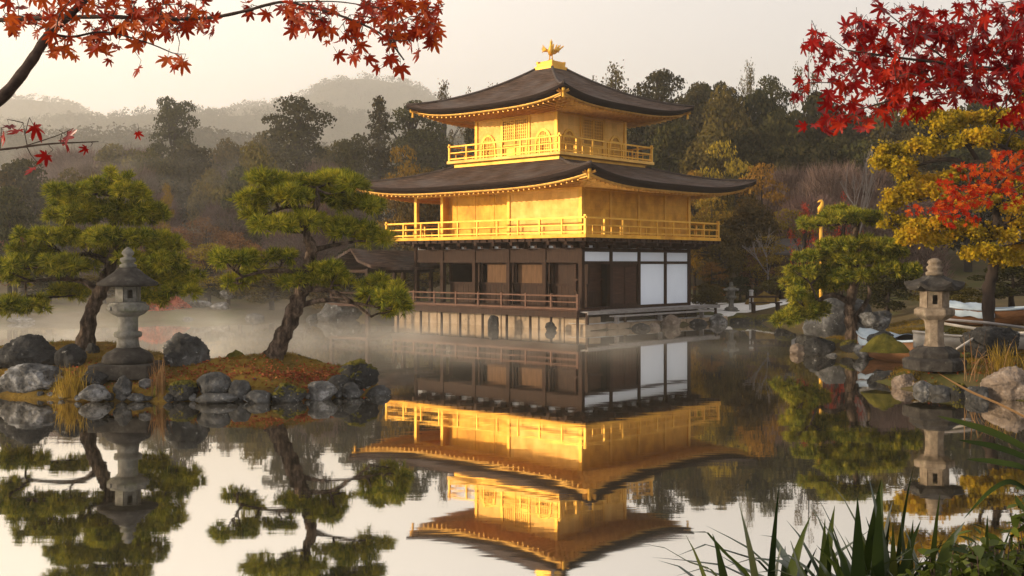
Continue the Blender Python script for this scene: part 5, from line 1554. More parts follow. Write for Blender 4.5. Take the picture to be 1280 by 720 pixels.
KMAT = {'round': 'ever', 'olive': 'ever_olive', 'gold': 'gold_tree', 'russet': 'russet', 'conifer': 'ever_warm', 'tallpine': 'ever_warm', 'airy': 'ever_olive', 'bare': 'bark_pale', 'thicket': 'twig'}
TREES = {}
def get_kind(kind, var):
    if (kind, var) not in TREES:
        tr, lm = crown_mesh(kind, hash_seed(kind) + var * 31)
        tm = tr.mesh('trunk'); tm.materials.append(M['bark_pale'] if kind == 'bare' else M['twig'] if kind == 'thicket' else M['bark_dark'])
        tm.polygons.foreach_set('use_smooth', [True] * len(tm.polygons))
        if lm is not None: lm.materials.append(M[KMAT[kind]])
        TREES[(kind, var)] = (tm, lm)
    return TREES[(kind, var)]
def hash_seed(s):
    return sum((i + 1) * ord(c) for i, c in enumerate(s))

def tree(kind, px, ptop, Y, wpx, label, group=None, var=0, name=None, cat='tree', rz=None, zbase=None):
    """tree whose top shows at (px, ptop) at depth Y; wpx is its crown width in photo pixels"""
    x = (px - 640) / FPX * Y
    z0 = gz(x, Y) if zbase is None else zbase
    zt = EYE + (HOR - ptop) / FPX * Y
    H = max(0.6, zt - z0); Wd = wpx / FPX * Y
    tm, lm = get_kind(kind, var)
    nat = {'round': 0.82, 'olive': 0.82, 'gold': 0.9, 'russet': 0.85, 'conifer': 0.56, 'tallpine': 0.56, 'airy': 0.70, 'bare': 0.75, 'thicket': 1.0}[kind]
    t = empty(name or {'conifer': 'conifer', 'bare': 'bare_tree', 'thicket': 'bare_shrub', 'gold': 'golden_tree', 'tallpine': 'tall_pine'}.get(kind, 'tree'), (x, Y, z0), rnd.uniform(0, 6.28) if rz is None else rz, label, cat, group)
    t.scale = (Wd / nat, Wd / nat, H)
    a = link_mesh('trunk', tm, None, t)
    if lm is not None: link_mesh('crown', lm, None, t)
    return t

T = tree
# --- left wood, single trees one can point at
T('tallpine', 214, 122, 86, 84, 'tall ragged pine rising above the left wood', None, 0)
T('round', 236, 176, 80, 110, 'broad dark evergreen below the tall ragged pine', None, 0)
T('tallpine', 372, 126, 78, 120, 'open-crowned pine standing right of the hill notch', None, 1)
T('conifer', 346, 150, 84, 60, 'slim dark conifer left of the open-crowned pine', None, 0)
T('olive', 318, 182, 72, 96, 'olive broadleaf tree between the two tall pines', None, 1)
T('conifer', 474, 112, 76, 90, 'big shaggy conifer left of the pavilion upper roof', None, 1)
T('tallpine', 512, 126, 80, 100, 'shaggy pine directly behind the pavilion left eave', None, 2)
T('tallpine', 446, 170, 74, 70, 'lower shaggy pine in front of the big conifer', None, 0)
T('gold', 506, 172, 64, 76, 'yellow-green round tree just left of the pavilion', None, 0)
T('olive', 530, 200, 62, 70, 'olive shrub-like tree partly behind the lower roof', None, 0)
for k, (px, pt, Y, w, v) in enumerate([(555, 108, 104, 60, 0), (585, 118, 100, 60, 1), (618, 112, 106, 60, 0), (660, 120, 104, 70, 1), (600, 150, 90, 80, 0), (540, 150, 92, 80, 1), (700, 120, 100, 70, 0)]):
    T('round' if k > 2 else 'airy', px, pt, Y, w, 'dark evergreen in the wood directly behind the pavilion' if k > 2 else 'loose-crowned tree above the pavilion left eave', 'evergreens behind the pavilion' if k > 2 else 'loose trees behind the upper roof', v)
for px, pt, Y, w, v in [(150, 172, 88, 90, 0), (285, 176, 90, 80, 1), (420, 168, 86, 80, 0), (330, 168, 92, 80, 1), (185, 190, 82, 80, 1), (400, 205, 72, 70, 0)]:
    T('olive', px, pt, Y, w, 'faded olive-brown tree filling the misty left wood', 'olive-brown trees of the left wood', v)
# --- left dark masses
for px, pt, Y, w, v in [(30, 196, 66, 120, 0), (-20, 205, 64, 120, 1), (90, 214, 70, 90, 1), (12, 230, 60, 80, 0), (300, 205, 70, 70, 0), (265, 215, 76, 70, 1)]:
    T('olive' if v else 'round', px, pt, Y, w, 'dim olive tree at the left edge of the misty wood' if v else 'dark round tree in the misty left wood', 'olive trees of the left wood' if v else 'round trees of the left wood', v)
# --- purple-brown bare thickets on the left
for k, (px, pt, Y, w, v) in enumerate([(60, 222, 74, 110, 0), (120, 200, 80, 110, 1), (165, 205, 78, 100, 0), (190, 235, 70, 90, 1), (140, 250, 66, 110, 0), (285, 250, 70, 100, 1), (340, 215, 76, 110, 0), (400, 200, 78, 110, 1), (425, 235, 70, 100, 0), (380, 250, 66, 110, 1), (100, 182, 92, 120, 1), (165, 180, 94, 120, 0), (290, 190, 92, 110, 1), (420, 186, 90, 110, 0), (60, 185, 96, 120, 0)]):
    T('thicket', px, pt, Y, w, 'leafless purple-brown thicket in the misty left wood', 'bare thickets of the left wood', v, cat='shrub')
for px, pt, Y, w, v in [(258, 265, 63, 90, 0), (212, 272, 62, 80, 1), (300, 285, 60, 70, 0), (20, 285, 60, 80, 1), (395, 232, 68, 50, 0)]:
    T('russet', px, pt, Y, w, 'russet shrub in the mist on the far left bank', 'russet shrubs of the left bank', v, 'shrub', 'shrub')
T('gold', 208, 222, 60, 26, 'thin sapling with sparse golden leaves between the islet pines', None, 1, 'sapling')
T('gold', 262, 300, 57, 70, 'low yellow-green shrub right of the left pine', None, 1, 'shrub', 'shrub')
T('olive', 340, 330, 55, 100, 'dark green waterside shrub behind the leaning pine trunk', None, 0, 'shrub', 'shrub')
T('olive', 410, 338, 55, 70, 'low green shrub beside the pavilion wing', None, 1, 'shrub', 'shrub')
T('round', 60, 330, 57, 110, 'dark low shrub on the far bank left of the lantern', None, 1, 'shrub', 'shrub')
T('olive', 130, 340, 56, 80, 'olive low shrub on the far bank behind the lantern', None, 0, 'shrub', 'shrub')
T('round', 285, 345, 57, 70, 'dark low shrub behind the white stones on the left bank', None, 0, 'shrub', 'shrub')
T('round', 455, 300, 62, 90, 'dark shrub behind the pavilion wing roof', None, 1, 'shrub', 'shrub')
T('olive', 530, 310, 62, 90, 'olive shrub seen through the open end of the pavilion', None, 0, 'shrub', 'shrub')
# --- right wood
T('airy', 768, 86, 98, 90, 'loose-crowned tree just right of the pavilion roof top', None, 0)
T('airy', 745, 104, 96, 70, 'smaller loose-crowned tree against the pavilion roof', None, 1)
T('tallpine', 822, 88, 92, 90, 'ragged pine topping the dark wood right of the pavilion', None, 0)
T('airy', 935, 84, 94, 46, 'thin feathery tree top standing above the dark wood', None, 0)
T('airy', 1010, 66, 90, 70, 'grey feathery tree beside the right red maple leaves', None, 1)
for k, (px, pt, Y, w, v) in enumerate([(800, 128, 92, 90, 0), (850, 106, 90, 90, 1), (880, 100, 94, 80, 0), (905, 112, 86, 90, 1), (950, 108, 88, 90, 0), (985, 120, 84, 90, 1), (1020, 110, 86, 100, 0), (1060, 120, 88, 110, 1), (1110, 115, 86, 110, 0), (1160, 120, 88, 110, 1), (1220, 120, 86, 120, 0), (1280, 120, 88, 120, 1), (840, 150, 80, 100, 0), (890, 160, 78, 100, 1), (940, 155, 80, 110, 0), (990, 165, 78, 110, 1), (1040, 165, 80, 110, 0), (1090, 160, 78, 110, 1), (1140, 165, 80, 120, 0), (1210, 170, 78, 130, 1), (860, 205, 72, 100, 1), (930, 205, 74, 110, 0), (800, 190, 76, 90, 1), (1000, 215, 72, 100, 0)]):
    if k % 5 == 3: T('olive', px, pt, Y, w, 'olive-green broadleaf of the dense wood right of the pavilion', 'olive trees of the right wood', v)
    else: T('round', px, pt, Y, w, 'dark evergreen of the dense wood right of the pavilion', 'dark evergreens of the right wood', v)
for px, pt, Y, w, v in [(870, 108, 88, 46, 1), (908, 104, 90, 44, 0), (965, 100, 90, 50, 1)]:
    T('tallpine', px, pt, Y, w * 1.5, 'ragged tree top in the dark wood right of the pavilion', 'ragged trees of the right wood', v)
T('gold', 905, 166, 66, 80, 'tallest golden tree in front of the dark wood', None, 0)
T('gold', 868, 205, 64, 54, 'small golden tree touching the pavilion lower roof', None, 1)
T('gold', 952, 196, 63, 90, 'wide golden tree right of the tallest golden tree', None, 1)
T('olive', 903, 212, 62, 40, 'dark green cone-shaped tree among the golden trees', None, 0)
for px, pt, Y, w, v in [(890, 240, 60, 90, 0), (935, 248, 59, 90, 1), (985, 255, 60, 90, 0), (900, 285, 57, 60, 1), (960, 290, 57, 70, 0)]:
    T('olive' if v else 'gold', px, pt, Y, w, 'olive tree on the slope below the golden trees' if v else 'faded golden tree on the slope right of the pavilion', 'olive trees on the right slope' if v else 'faded golden trees on the right slope', v)
for px, pt, Y, w, v in [(985, 205, 68, 100, 0), (1040, 200, 66, 110, 1), (1085, 205, 64, 100, 0), (1010, 240, 62, 100, 1), (1075, 245, 60, 100, 0), (1130, 235, 62, 110, 1)]:
    T('thicket', px, pt, Y, w, 'leafless pinkish thicket on the slope left of the yellow tree', 'bare thickets of the right slope', v, cat='shrub')
T('bare', 1068, 148, 58, 70, 'pale leafless tree left of the yellow tree', None, 0)
T('bare', 958, 268, 56, 56, 'thin pale leafless tree in front of the hut', None, 1)
T('russet', 945, 305, 57, 50, 'russet weeping shrub left of the hut', None, 0, 'shrub', 'shrub')
T('gold', 890, 325, 55, 46, 'yellow-green sapling at the right corner of the pavilion', None, 1, 'sapling')
T('olive', 885, 352, 52.5, 46, 'low yellow-green bush beside the right end of the pavilion', None, 0, 'shrub', 'shrub')
T('round', 925, 345, 56, 50, 'dark clipped bush behind the small stone lantern', None, 0, 'shrub', 'shrub')
T('olive', 975, 345, 55, 60, 'low clipped bush behind the grass mound', None, 1, 'shrub', 'shrub')
for k, (px, pt, Y, w) in enumerate([(1006, 258, 47, 46), (1052, 246, 47, 54)]):
    t = T('airy', px, pt, Y, w, 'crimson maple showing behind the layered right pine', 'crimson maples behind the right pine', k % 2, 'maple_tree')
    cr_o = [c for c in bpy.data.objects if c.parent == t and c.name.startswith('crown')][0]
    cr_o.data = cr_o.data.copy(); cr_o.data.materials[0] = M['maple_far']
T('round', 1110, 330, 42, 80, 'dark bush behind the covered boat', None, 1, 'shrub', 'shrub')
T('olive', 1180, 345, 38, 90, 'olive bush behind the right stone lantern', None, 0, 'shrub', 'shrub')
T('round', 1265, 330, 38, 110, 'dark bush at the right edge behind the boats', None, 0, 'shrub', 'shrub')
T('olive', 1195, 410, 27.5, 60, 'low yellow-green bush right of the right lantern', None, 1, 'shrub', 'shrub')
T('olive', 1020, 345, 44, 70, 'low bush behind the huge grey boulder', None, 1, 'shrub', 'shrub')

# red plant bed on the far left bank
rg = np.random.default_rng(77)
c0 = at(196, 398, 54.5)
n = 3500
a = rg.uniform(0, 2 * np.pi, n); r = np.sqrt(rg.random(n))
p = np.stack([c0.x + np.cos(a) * r * 1.9, c0.y + np.sin(a) * r * 1.2, 0.30 + 1.0 * (1 - r ** 2) * rg.uniform(0.75, 1.05, n)], -1)
me = leaf_quads(p, np.tile([0, -0.3, 1.0], (n, 1)), np.full(n, 0.16), rg, 'red_bed')
me.materials.append(M['red_bed'])
tag(link_mesh('red_shrub', me), 'low red-leaved shrub mound on the far left bank', 'shrub')

# ------------------------------------------------------------------ grasses, reeds, litter
def blades(name, label, base, n, L, w, spread, mat, seed, droop=0.5, cat='grass', flat=None, lean=(0, 0)):
    rg = random.Random(seed)
    mb = MB()
    for _ in range(n):
        a = rg.uniform(0, 2 * math.pi) if flat is None else rg.gauss(flat, 0.8)
        o = Vector((rg.gauss(0, spread * 0.25), rg.gauss(0, spread * 0.25), -0.03))
        out = Vector((math.cos(a), math.sin(a), 0)) * rg.uniform(0.1, 1.0) + Vector((lean[0], lean[1], 0))
        l = L * rg.uniform(0.55, 1.1); ww = w * rg.uniform(0.7, 1.2)
        side = Vector((-out.y, out.x, 0)); side = side.normalized() if side.length > 1e-4 else Vector((1, 0, 0))
        side = (side + Vector((rg.gauss(0, 0.3), rg.gauss(0, 0.3), 0))).normalized()
        vs = []; fs = []; ns = 7
        for i in range(ns + 1):
            t = i / ns
            p = o + out * l * spread * (0.35 * t + 0.65 * t * t) + Vector((0, 0, l * (t - droop * rg.uniform(0.85, 1.15) * t ** 2.4 * min(1.0, out.length))))
            hw = ww * 0.5 * (math.sin(math.pi * min(1, 0.22 + 0.78 * t)) if t < 1 else 0.03)
            mid = Vector((0, 0, -hw * 0.35))
            vs += [p - side * hw, p + mid, p + side * hw]
        for i in range(ns):
            for k in range(2):
                b = i * 3 + k
                fs.append((b, b + 1, b + 4, b + 3))
        mb.add(vs, fs)
    o = mb.build(name, M[mat], None, True); o.location = base
    return tag(o, label, cat)
p = at(92, 494, 21.45); blades('grass_clump', 'drooping yellow grass clump on the islet front shore', (p.x, p.y, 0.10), 260, 0.75, 0.014, 0.55, 'straw', 1, 0.75)
p = at(200, 500, 21.35); blades('reed_clump', 'upright brown reed clump right of the tall lantern', (p.x, p.y, 0.05), 90, 0.95, 0.014, 0.30, 'reed', 2, 0.25)
p = at(1254, 462, 23.2); blades('grass_clump', 'straw-coloured dry grass clump on the right bank', (p.x, p.y, 0.45), 130, 0.75, 0.014, 0.60, 'straw', 3, 0.55)
p = at(62, 436, 25.3); blades('grass_clump', 'tiny dark grass tuft above the big dark boulder', (p.x, p.y, 0.75), 40, 0.32, 0.012, 0.5, 'cover', 4, 0.4)
p = at(1225, 480, 22.6); blades('reed_clump', 'long pale fallen reeds leaning over the water at the right shore', (p.x, p.y, 0.30), 18, 1.3, 0.02, 0.9, 'reed', 6, 0.75)

rg = np.random.default_rng(5)
pts = []
for (cx, cyy, sx, sy, n) in ((-4.2, 22.0, 0.8, 0.28, 1300), (-6.3, 22.3, 0.6, 0.4, 300), (-3.4, 22.6, 0.4, 0.4, 500), (-7.6, 21.8, 0.7, 0.3, 350), (-9.5, 22.3, 1.0, 0.4, 300), (-5.5, 22.5, 1.5, 0.8, 150)):
    q_ = np.stack([rg.normal(cx, sx, n), rg.normal(cyy, sy, n)], -1); pts.append(q_)
q_ = np.concatenate(pts)
q_ = q_[sdist(ISLE, q_[:, 0], q_[:, 1]) > 0.12]
z = isle_h(q_[:, 0], q_[:, 1]) + 0.015 + rg.random(len(q_)) * 0.02
me = leaf_quads(np.stack([q_[:, 0], q_[:, 1], z], -1), np.tile([0, 0, 1.0], (len(q_), 1)), np.full(len(q_), 0.065), rg, 'leaf_litter', jitter=0.45)
me.materials.append(M['litter'])
tag(link_mesh('leaf_litter', me), 'red and orange fallen leaves on the islet', 'leaf litter', None, 'stuff')
# moss and short grass blades over the islet
n = 26000
q_ = np.stack([rg.uniform(-13.5, -2.6, n), rg.uniform(21.1, 26.5, n)], -1)
q_ = q_[sdist(ISLE, q_[:, 0], q_[:, 1]) > 0.15]
q_ = q_[wob(q_[:, 0], q_[:, 1], 1.9, 0.7) > -0.35]
z = isle_h(q_[:, 0], q_[:, 1])
P_ = np.stack([q_[:, 0], q_[:, 1], z], -1)
V, F = tufts(P_, np.tile([0, 0, 1.0], (len(P_), 1)), rg, 3, (0.03, 0.065), 0.012, 0.45)
tag(link_mesh('islet_moss', np_mesh('islet_moss', V, F, leafmat('moss_blades', [(0.1, (0.085, 0.062, 0.012)), (0.6, (0.18, 0.115, 0.018)), (1.0, (0.25, 0.15, 0.022))], 0.2, 1.1, isl=0.4))), 'ochre moss and short grass covering the islet', 'moss', None, 'stuff')

def moss_patch(x0, x1, y0, y1, n, name, label, seed):
    rg = np.random.default_rng(seed)
    q_ = np.stack([rg.uniform(x0, x1, n), rg.uniform(y0, y1, n)], -1)
    q_ = q_[-sdist(POND, q_[:, 0], q_[:, 1]) > 0.15]
    q_ = q_[wob(q_[:, 0], q_[:, 1], 1.6, 0.3) > -0.45]
    P_ = np.stack([q_[:, 0], q_[:, 1], ground_h(q_[:, 0], q_[:, 1])], -1)
    V, F = tufts(P_, np.tile([0, 0, 1.0], (len(P_), 1)), rg, 3, (0.04, 0.10), 0.014, 0.5)
    tag(link_mesh(name, np_mesh(name, V, F, bpy.data.materials['moss_blades'])), label, 'moss', None, 'stuff')
moss_patch(8.2, 15, 20.5, 30.5, 26000, 'bank_moss', 'ochre moss and short grass on the right bank round the lantern', 51)
moss_patch(8.8, 14.5, 31, 40, 14000, 'bank_moss', 'ochre moss and short grass round the right pine', 52)
rg = np.random.default_rng(53)
q_ = np.stack([rg.uniform(8.4, 14, 900), rg.uniform(21.5, 30, 900)], -1)
q_ = q_[-sdist(POND, q_[:, 0], q_[:, 1]) > 0.12]
me = leaf_quads(np.stack([q_[:, 0], q_[:, 1], ground_h(q_[:, 0], q_[:, 1]) + 0.03], -1), np.tile([0, 0, 1.0], (len(q_), 1)), np.full(len(q_), 0.07), rg, 'leaf_litter', jitter=0.5)
me.materials.append(M['litter'])
tag(link_mesh('leaf_litter', me), 'fallen red and yellow leaves on the right bank', 'leaf litter', None, 'stuff')

# ------------------------------------------------------------------ garden objects on the right and behind
def boat(name, label, c, rz, L, Wd, H, hull, cover=None, rim=None):
    t = empty(name, c, rz, label, 'boat')
    mb = MB(); n = 18
    vs = []; fs = []
    def sec(u):
        w_ = Wd / 2 * max(0.06, (1 - abs(u) ** 2.6)); sh = 0.22 * H * u * u
        return w_, sh
    for i in range(n + 1):
        u = -1 + 2 * i / n
        w_, sh = sec(u)
        for a, zz in ((-1, 1.0), (-0.86, 0.55), (-0.5, 0.12), (0, 0.0), (0.5, 0.12), (0.86, 0.55), (1, 1.0)):
            vs.append((u * L / 2, a * w_, zz * H + sh))
        for a, zz in ((0.93, 0.98), (0.78, 0.55), (0.42, 0.2), (0, 0.10), (-0.42, 0.2), (-0.78, 0.55), (-0.93, 0.98)):
            vs.append((u * L / 2 * 0.98, a * w_, zz * H + sh))
    for i in range(n):
        for k in range(14):
            k2 = (k + 1) % 14
            fs.append((i * 14 + k, (i + 1) * 14 + k, (i + 1) * 14 + k2, i * 14 + k2))
    fs.append(tuple(range(14))); fs.append(tuple(n * 14 + k for k in range(14))[::-1])
    mb.add(vs, fs); mb.build('hull', M[hull], t, True)
    mb = MB()
    for s in (-1, 1):
        mb.tube([Vector((u * L / 2, s * sec(u)[0] * 0.98, H + sec(u)[1])) for u in np.linspace(-1, 1, 15)], [0.035] * 15, 6)
    mb.build('gunwale', M[rim or hull], t, True)
    if cover:
        mb = MB(); vs = []; fs = []
        for i in range(13):
            u = -0.92 + 1.0 * i / 12
            w_, sh = sec(u)
            for j in range(9):
                a = -1.12 + 2.24 * j / 8
                z_ = H + sh + 0.16 * (1 - (a / 1.12) ** 2) + 0.03 * math.sin(i * 1.3 + j) - (0.22 if abs(a) > 1 else 0)
                vs.append((u * L / 2, a * w_, z_))
        for i in range(12):
            for j in range(8):
                fs.append((i * 9 + j, (i + 1) * 9 + j, (i + 1) * 9 + j + 1, i * 9 + j + 1))
        mb.add(vs, fs); o = mb.build('cover', M[cover], t, True)
        s_ = o.modifiers.new('solid', 'SOLIDIFY'); s_.thickness = 0.015
    else:
        for u in (-0.4, 0.25):
            mb = MB(); mb.box((u * L / 2, 0, H * 0.72), (0.2, sec(u)[0] * 1.8, 0.04)); mb.build('thwart', M[hull], t)
    return t
p = at(1126, 414, 30.0); boat('rowing_boat', 'brown wooden boat under a pale blue cover beside the right pine', (p.x, p.y, gz(p.x, p.y) + 0.16), R(-62), 3.2, 1.35, 0.66, 'boat_wood', 'tarp', 'tarp')
p = at(1218, 414, 27.0); boat('rowing_boat', 'white open rowing boat beached right of the stone lantern', (p.x, p.y, gz(p.x, p.y) + 0.20), R(-6), 3.0, 1.0, 0.42, 'boat_white')
p = at(1235, 392, 30.5); boat('rowing_boat', 'second boat under a pale blue cover at the trunk of the yellow tree', (p.x, p.y, gz(p.x, p.y) + 0.30), R(-16), 2.6, 1.0, 0.5, 'boat_wood', 'tarp', 'tarp')
# long poles resting across the white boat
mb = MB(); a, b = at(1168, 398, 26.0), at(1300, 412, 26.4); mb.tube([a, a.lerp(b, 0.5) + Vector((0, 0, 0.03)), b], [0.03, 0.035, 0.03], 8); tag(mb.build('bamboo_pole', M['wood_grey'], None, True), 'upper long grey pole lying across the white boat', 'pole')
mb = MB(); a, b = at(1165, 402, 25.9), at(1300, 421, 26.2); mb.tube([a, a.lerp(b, 0.5) + Vector((0, 0, -0.03)), b], [0.03, 0.035, 0.03], 8); tag(mb.build('bamboo_pole', M['boat_white'], None, True), 'lower long pale pole lying across the white boat', 'pole')
mb = MB(); a, b = at(1196, 436, 24.5), at(1234, 412, 26.0); mb.tube([a, b], [0.025, 0.03], 8); tag(mb.build('bamboo_pole', M['boat_white'], None, True), 'short pale prop pole leaning against the white boat', 'pole')
rock(1094, 412, 32.5, 46, 27, 'rock_pale', 'whitish angular boulder between the right pine and the covered boat', 777, False, None, 0.8)

# garden bench
p = at(957, 398, 50.5); zb = gz(p.x, p.y)
t = empty('garden_bench', (p.x, p.y, zb), R(8), 'dark slatted bench on the shore right of the gravel', 'bench')
for y_ in (-0.16, 0.0, 0.16):
    mb = MB(); mb.box((0, y_, 0.45), (1.5, 0.12, 0.05)); mb.build('seat_slat', M['wood'], t)
for x_ in (-0.6, 0.6):
    mb = MB(); mb.box((x_, 0, 0.2), (0.08, 0.36, 0.44)); mb.build('leg', M['wood'], t)
mb = MB(); mb.box((0, 0.24, 0.72), (1.5, 0.05, 0.10)); mb.box((-0.6, 0.24, 0.55), (0.07, 0.05, 0.36)); mb.box((0.6, 0.24, 0.55), (0.07, 0.05, 0.36)); mb.build('backrest', M['wood'], t)

# gilded finial pole behind the right pine
p = at(1026, 330, 41.0); zb = gz(p.x, p.y); top = at(1027, 250, 41.0).z
t = empty('gilded_pole', (p.x, p.y, zb), 0, 'slim golden pole with a bird-shaped finial behind the right pine', 'pole')
h = top - zb
mb = MB(); mb.tube([(0, 0, -0.1), (0, 0, h - 0.75)], [0.07, 0.06], 10); mb.build('shaft', M['gold_trim'], t, True)
mb = MB(); mb.lathe([(0.10, h - 0.78), (0.20, h - 0.74), (0.22, h - 0.66), (0.12, h - 0.60), (0.14, h - 0.50), (0.06, h - 0.46)], 14); mb.build('collar', M['gold_trim'], t, True)
mb = MB(); mb.tube([(-0.08, 0, h - 0.46), (-0.04, 0, h - 0.34), (0.04, 0, h - 0.22), (0.06, 0, h - 0.10), (0.02, 0, h - 0.03), (-0.06, 0, h - 0.04), (-0.13, 0, h - 0.09)], [0.04, 0.10, 0.09, 0.06, 0.065, 0.04, 0.008], 10)
mb.build('bird_finial', M['gold_trim'], t, True)

# hut roof among the shrubs
p = at(988, 338, 60); zb = gz(p.x, p.y)
t = empty('garden_hut', (p.x, p.y, zb), R(10), 'grey-roofed garden hut half hidden among shrubs right of the pavilion', 'hut')
zt = at(988, 298, 60).z - zb
mb = MB(); mb.span(-1.5, 1.5, -1.2, 1.2, -0.1, zt - 0.8); mb.build('wall', M['wood_h'], t)
mb = MB(); vs = [(-2.1, -1.9, zt - 0.85), (2.1, -1.9, zt - 0.85), (2.1, 1.9, zt - 0.85), (-2.1, 1.9, zt - 0.85), (-1.2, 0, zt), (1.2, 0, zt)]
vs += [(x, y, z - 0.10) for x, y, z in vs[:4]]
mb.add(vs, [(0, 1, 5, 4), (1, 2, 5), (2, 3, 4, 5), (3, 0, 4), (0, 6, 7, 1), (1, 7, 8, 2), (2, 8, 9, 3), (3, 9, 6, 0), (9, 8, 7, 6)]); mb.build('roof', M['shingle_grey'], t)
# white marker posts
for px, py, Y, hh, lab in ((992, 345, 52, 1.0, 'white marker post in front of the hut'), (939, 385, 52, 1.0, 'pale stone marker post right of the small lantern')):
    p = at(px, py, Y); zb = gz(p.x, p.y)
    mb = MB(); mb.lathe([(0.11, -0.1), (0.10, hh - 0.10), (0.12, hh - 0.08), (0.12, hh - 0.02), (0.04, hh)], 10); o = mb.build('marker_post', M['stone_pave'], None, False, 0.01); o.location = (p.x, p.y, zb); tag(o, lab, 'post')

# ------------------------------------------------------------------ maples in the foreground
LEAF = None
def leaf_shape():
    """seven-lobed palmate leaf, tip of the middle lobe at (0, 1)"""
    lobes = [(-128, 0.42), (-84, 0.66), (-42, 0.90), (0, 1.0), (42, 0.90), (84, 0.66), (128, 0.42)]
    pts = [(0.0, -0.06)]
    for i, (a, l) in enumerate(lobes):
        if i:
            am = R((a + lobes[i - 1][0]) / 2); rr_ = 0.36
            pts.append((math.sin(am) * rr_, math.cos(am) * rr_))
        a = R(a)
        for da, f in ((-0.25, 0.55), (-0.145, 0.78), (0, 1.0), (0.145, 0.78), (0.25, 0.55)):
            pts.append((math.sin(a + da) * l * f, math.cos(a + da) * l * f))
    return pts
LEAF = leaf_shape()

def leaves_mesh(name, items, mat, parent, seed):
    """items: (position, size, in-plane rotation) - leaves face the open pond, tilted at random"""
    rg = random.Random(seed)
    V = []; F = []
    n = len(LEAF)
    for pos, s, rot in items:
        tilt = Matrix.Rotation(rg.gauss(0, 0.6), 3, 'X') @ Matrix.Rotation(rg.gauss(0, 0.62), 3, 'Z')
        rz = Matrix.Rotation(rot, 3, 'Y')
        cup = rg.uniform(-0.15, 0.5); fold = rg.uniform(0.0, 0.6)
        b = len(V)
        V.append(tuple(pos))
        for x, y in LEAF:
            r2 = x * x + y * y
            p = Vector((x, -cup * r2 - fold * abs(x) * 0.4 + 0.06 * math.sin(7 * x + 5 * y), y)) * s
            p = tilt @ (rz @ p)
            V.append(tuple(pos + p))
        for i in range(n):
            F.append((b, b + 1 + i, b + 1 + (i + 1) % n))
    me = np_mesh(name, V, F, mat, False)
    return link_mesh(name, me, None, parent)

def spray(parent, branches, regions, mat, seed, size, Yr, twigr=0.0016, nt=0.5, leafname='leaf_spray'):
    """branches: pixel polylines with depth and radii; regions: (cx, cy, sx, sy, n) pixel clouds of leaves"""
    rg = random.Random(seed)
    base = parent.location
    mb = MB(); nodes = []
    for pts, r0, r1 in branches:
        P = spline([at(*q_) for q_ in pts], 6)
        P = [p - base for p in P]
        mb.tube(P, [lerp(r0, r1, (i / (len(P) - 1)) ** 0.9) * (1 + 0.07 * math.sin(i * 2.1)) for i in range(len(P))], 8)
        nodes += P
    items = []
    allp = []
    for (cx, cyy, sx, sy, n) in regions:
        for _ in range(n):
            if n > 3: px = cx + rg.uniform(-1, 1) * sx; py = cyy + rg.uniform(-1, 1) * sy
            else: px, py = cx + rg.gauss(0, 2), cyy + rg.gauss(0, 2)
            allp.append(at(px, py, rg.uniform(*Yr)) - base)
    allp.sort(key=lambda p: min((p - q_).length for q_ in nodes))
    tips = []
    for p in allp:
        q_ = min(nodes, key=lambda n_: (n_ - p).length)
        s = size * rg.uniform(0.6, 1.25)
        rot = math.pi + rg.gauss(0, 0.75)                        # lobes hang down
        items.append((p, s, rot))
        u = Vector((math.sin(rot), 0, math.cos(rot)))
        end = p - u * s * 0.65
        mb.tube([p, end], [0.0006 * s / 0.035, 0.0008 * s / 0.035], 3, cap=False)
        d = (end - q_).length
        if d > 0.03:
            m_ = q_.lerp(end, 0.5) + Vector((rg.uniform(-1, 1), rg.uniform(-1, 1), rg.uniform(-0.6, 1))) * d * 0.10
            if rg.random() < nt:
                mb.tube([q_, m_, end], [twigr * 1.2, twigr, twigr * 0.6], 4, cap=False)
                nodes += [m_, end]
    mb.build('branch', M['branch_maple'], parent, True)
    leaves_mesh(leafname, items, mat, parent, seed + 1)

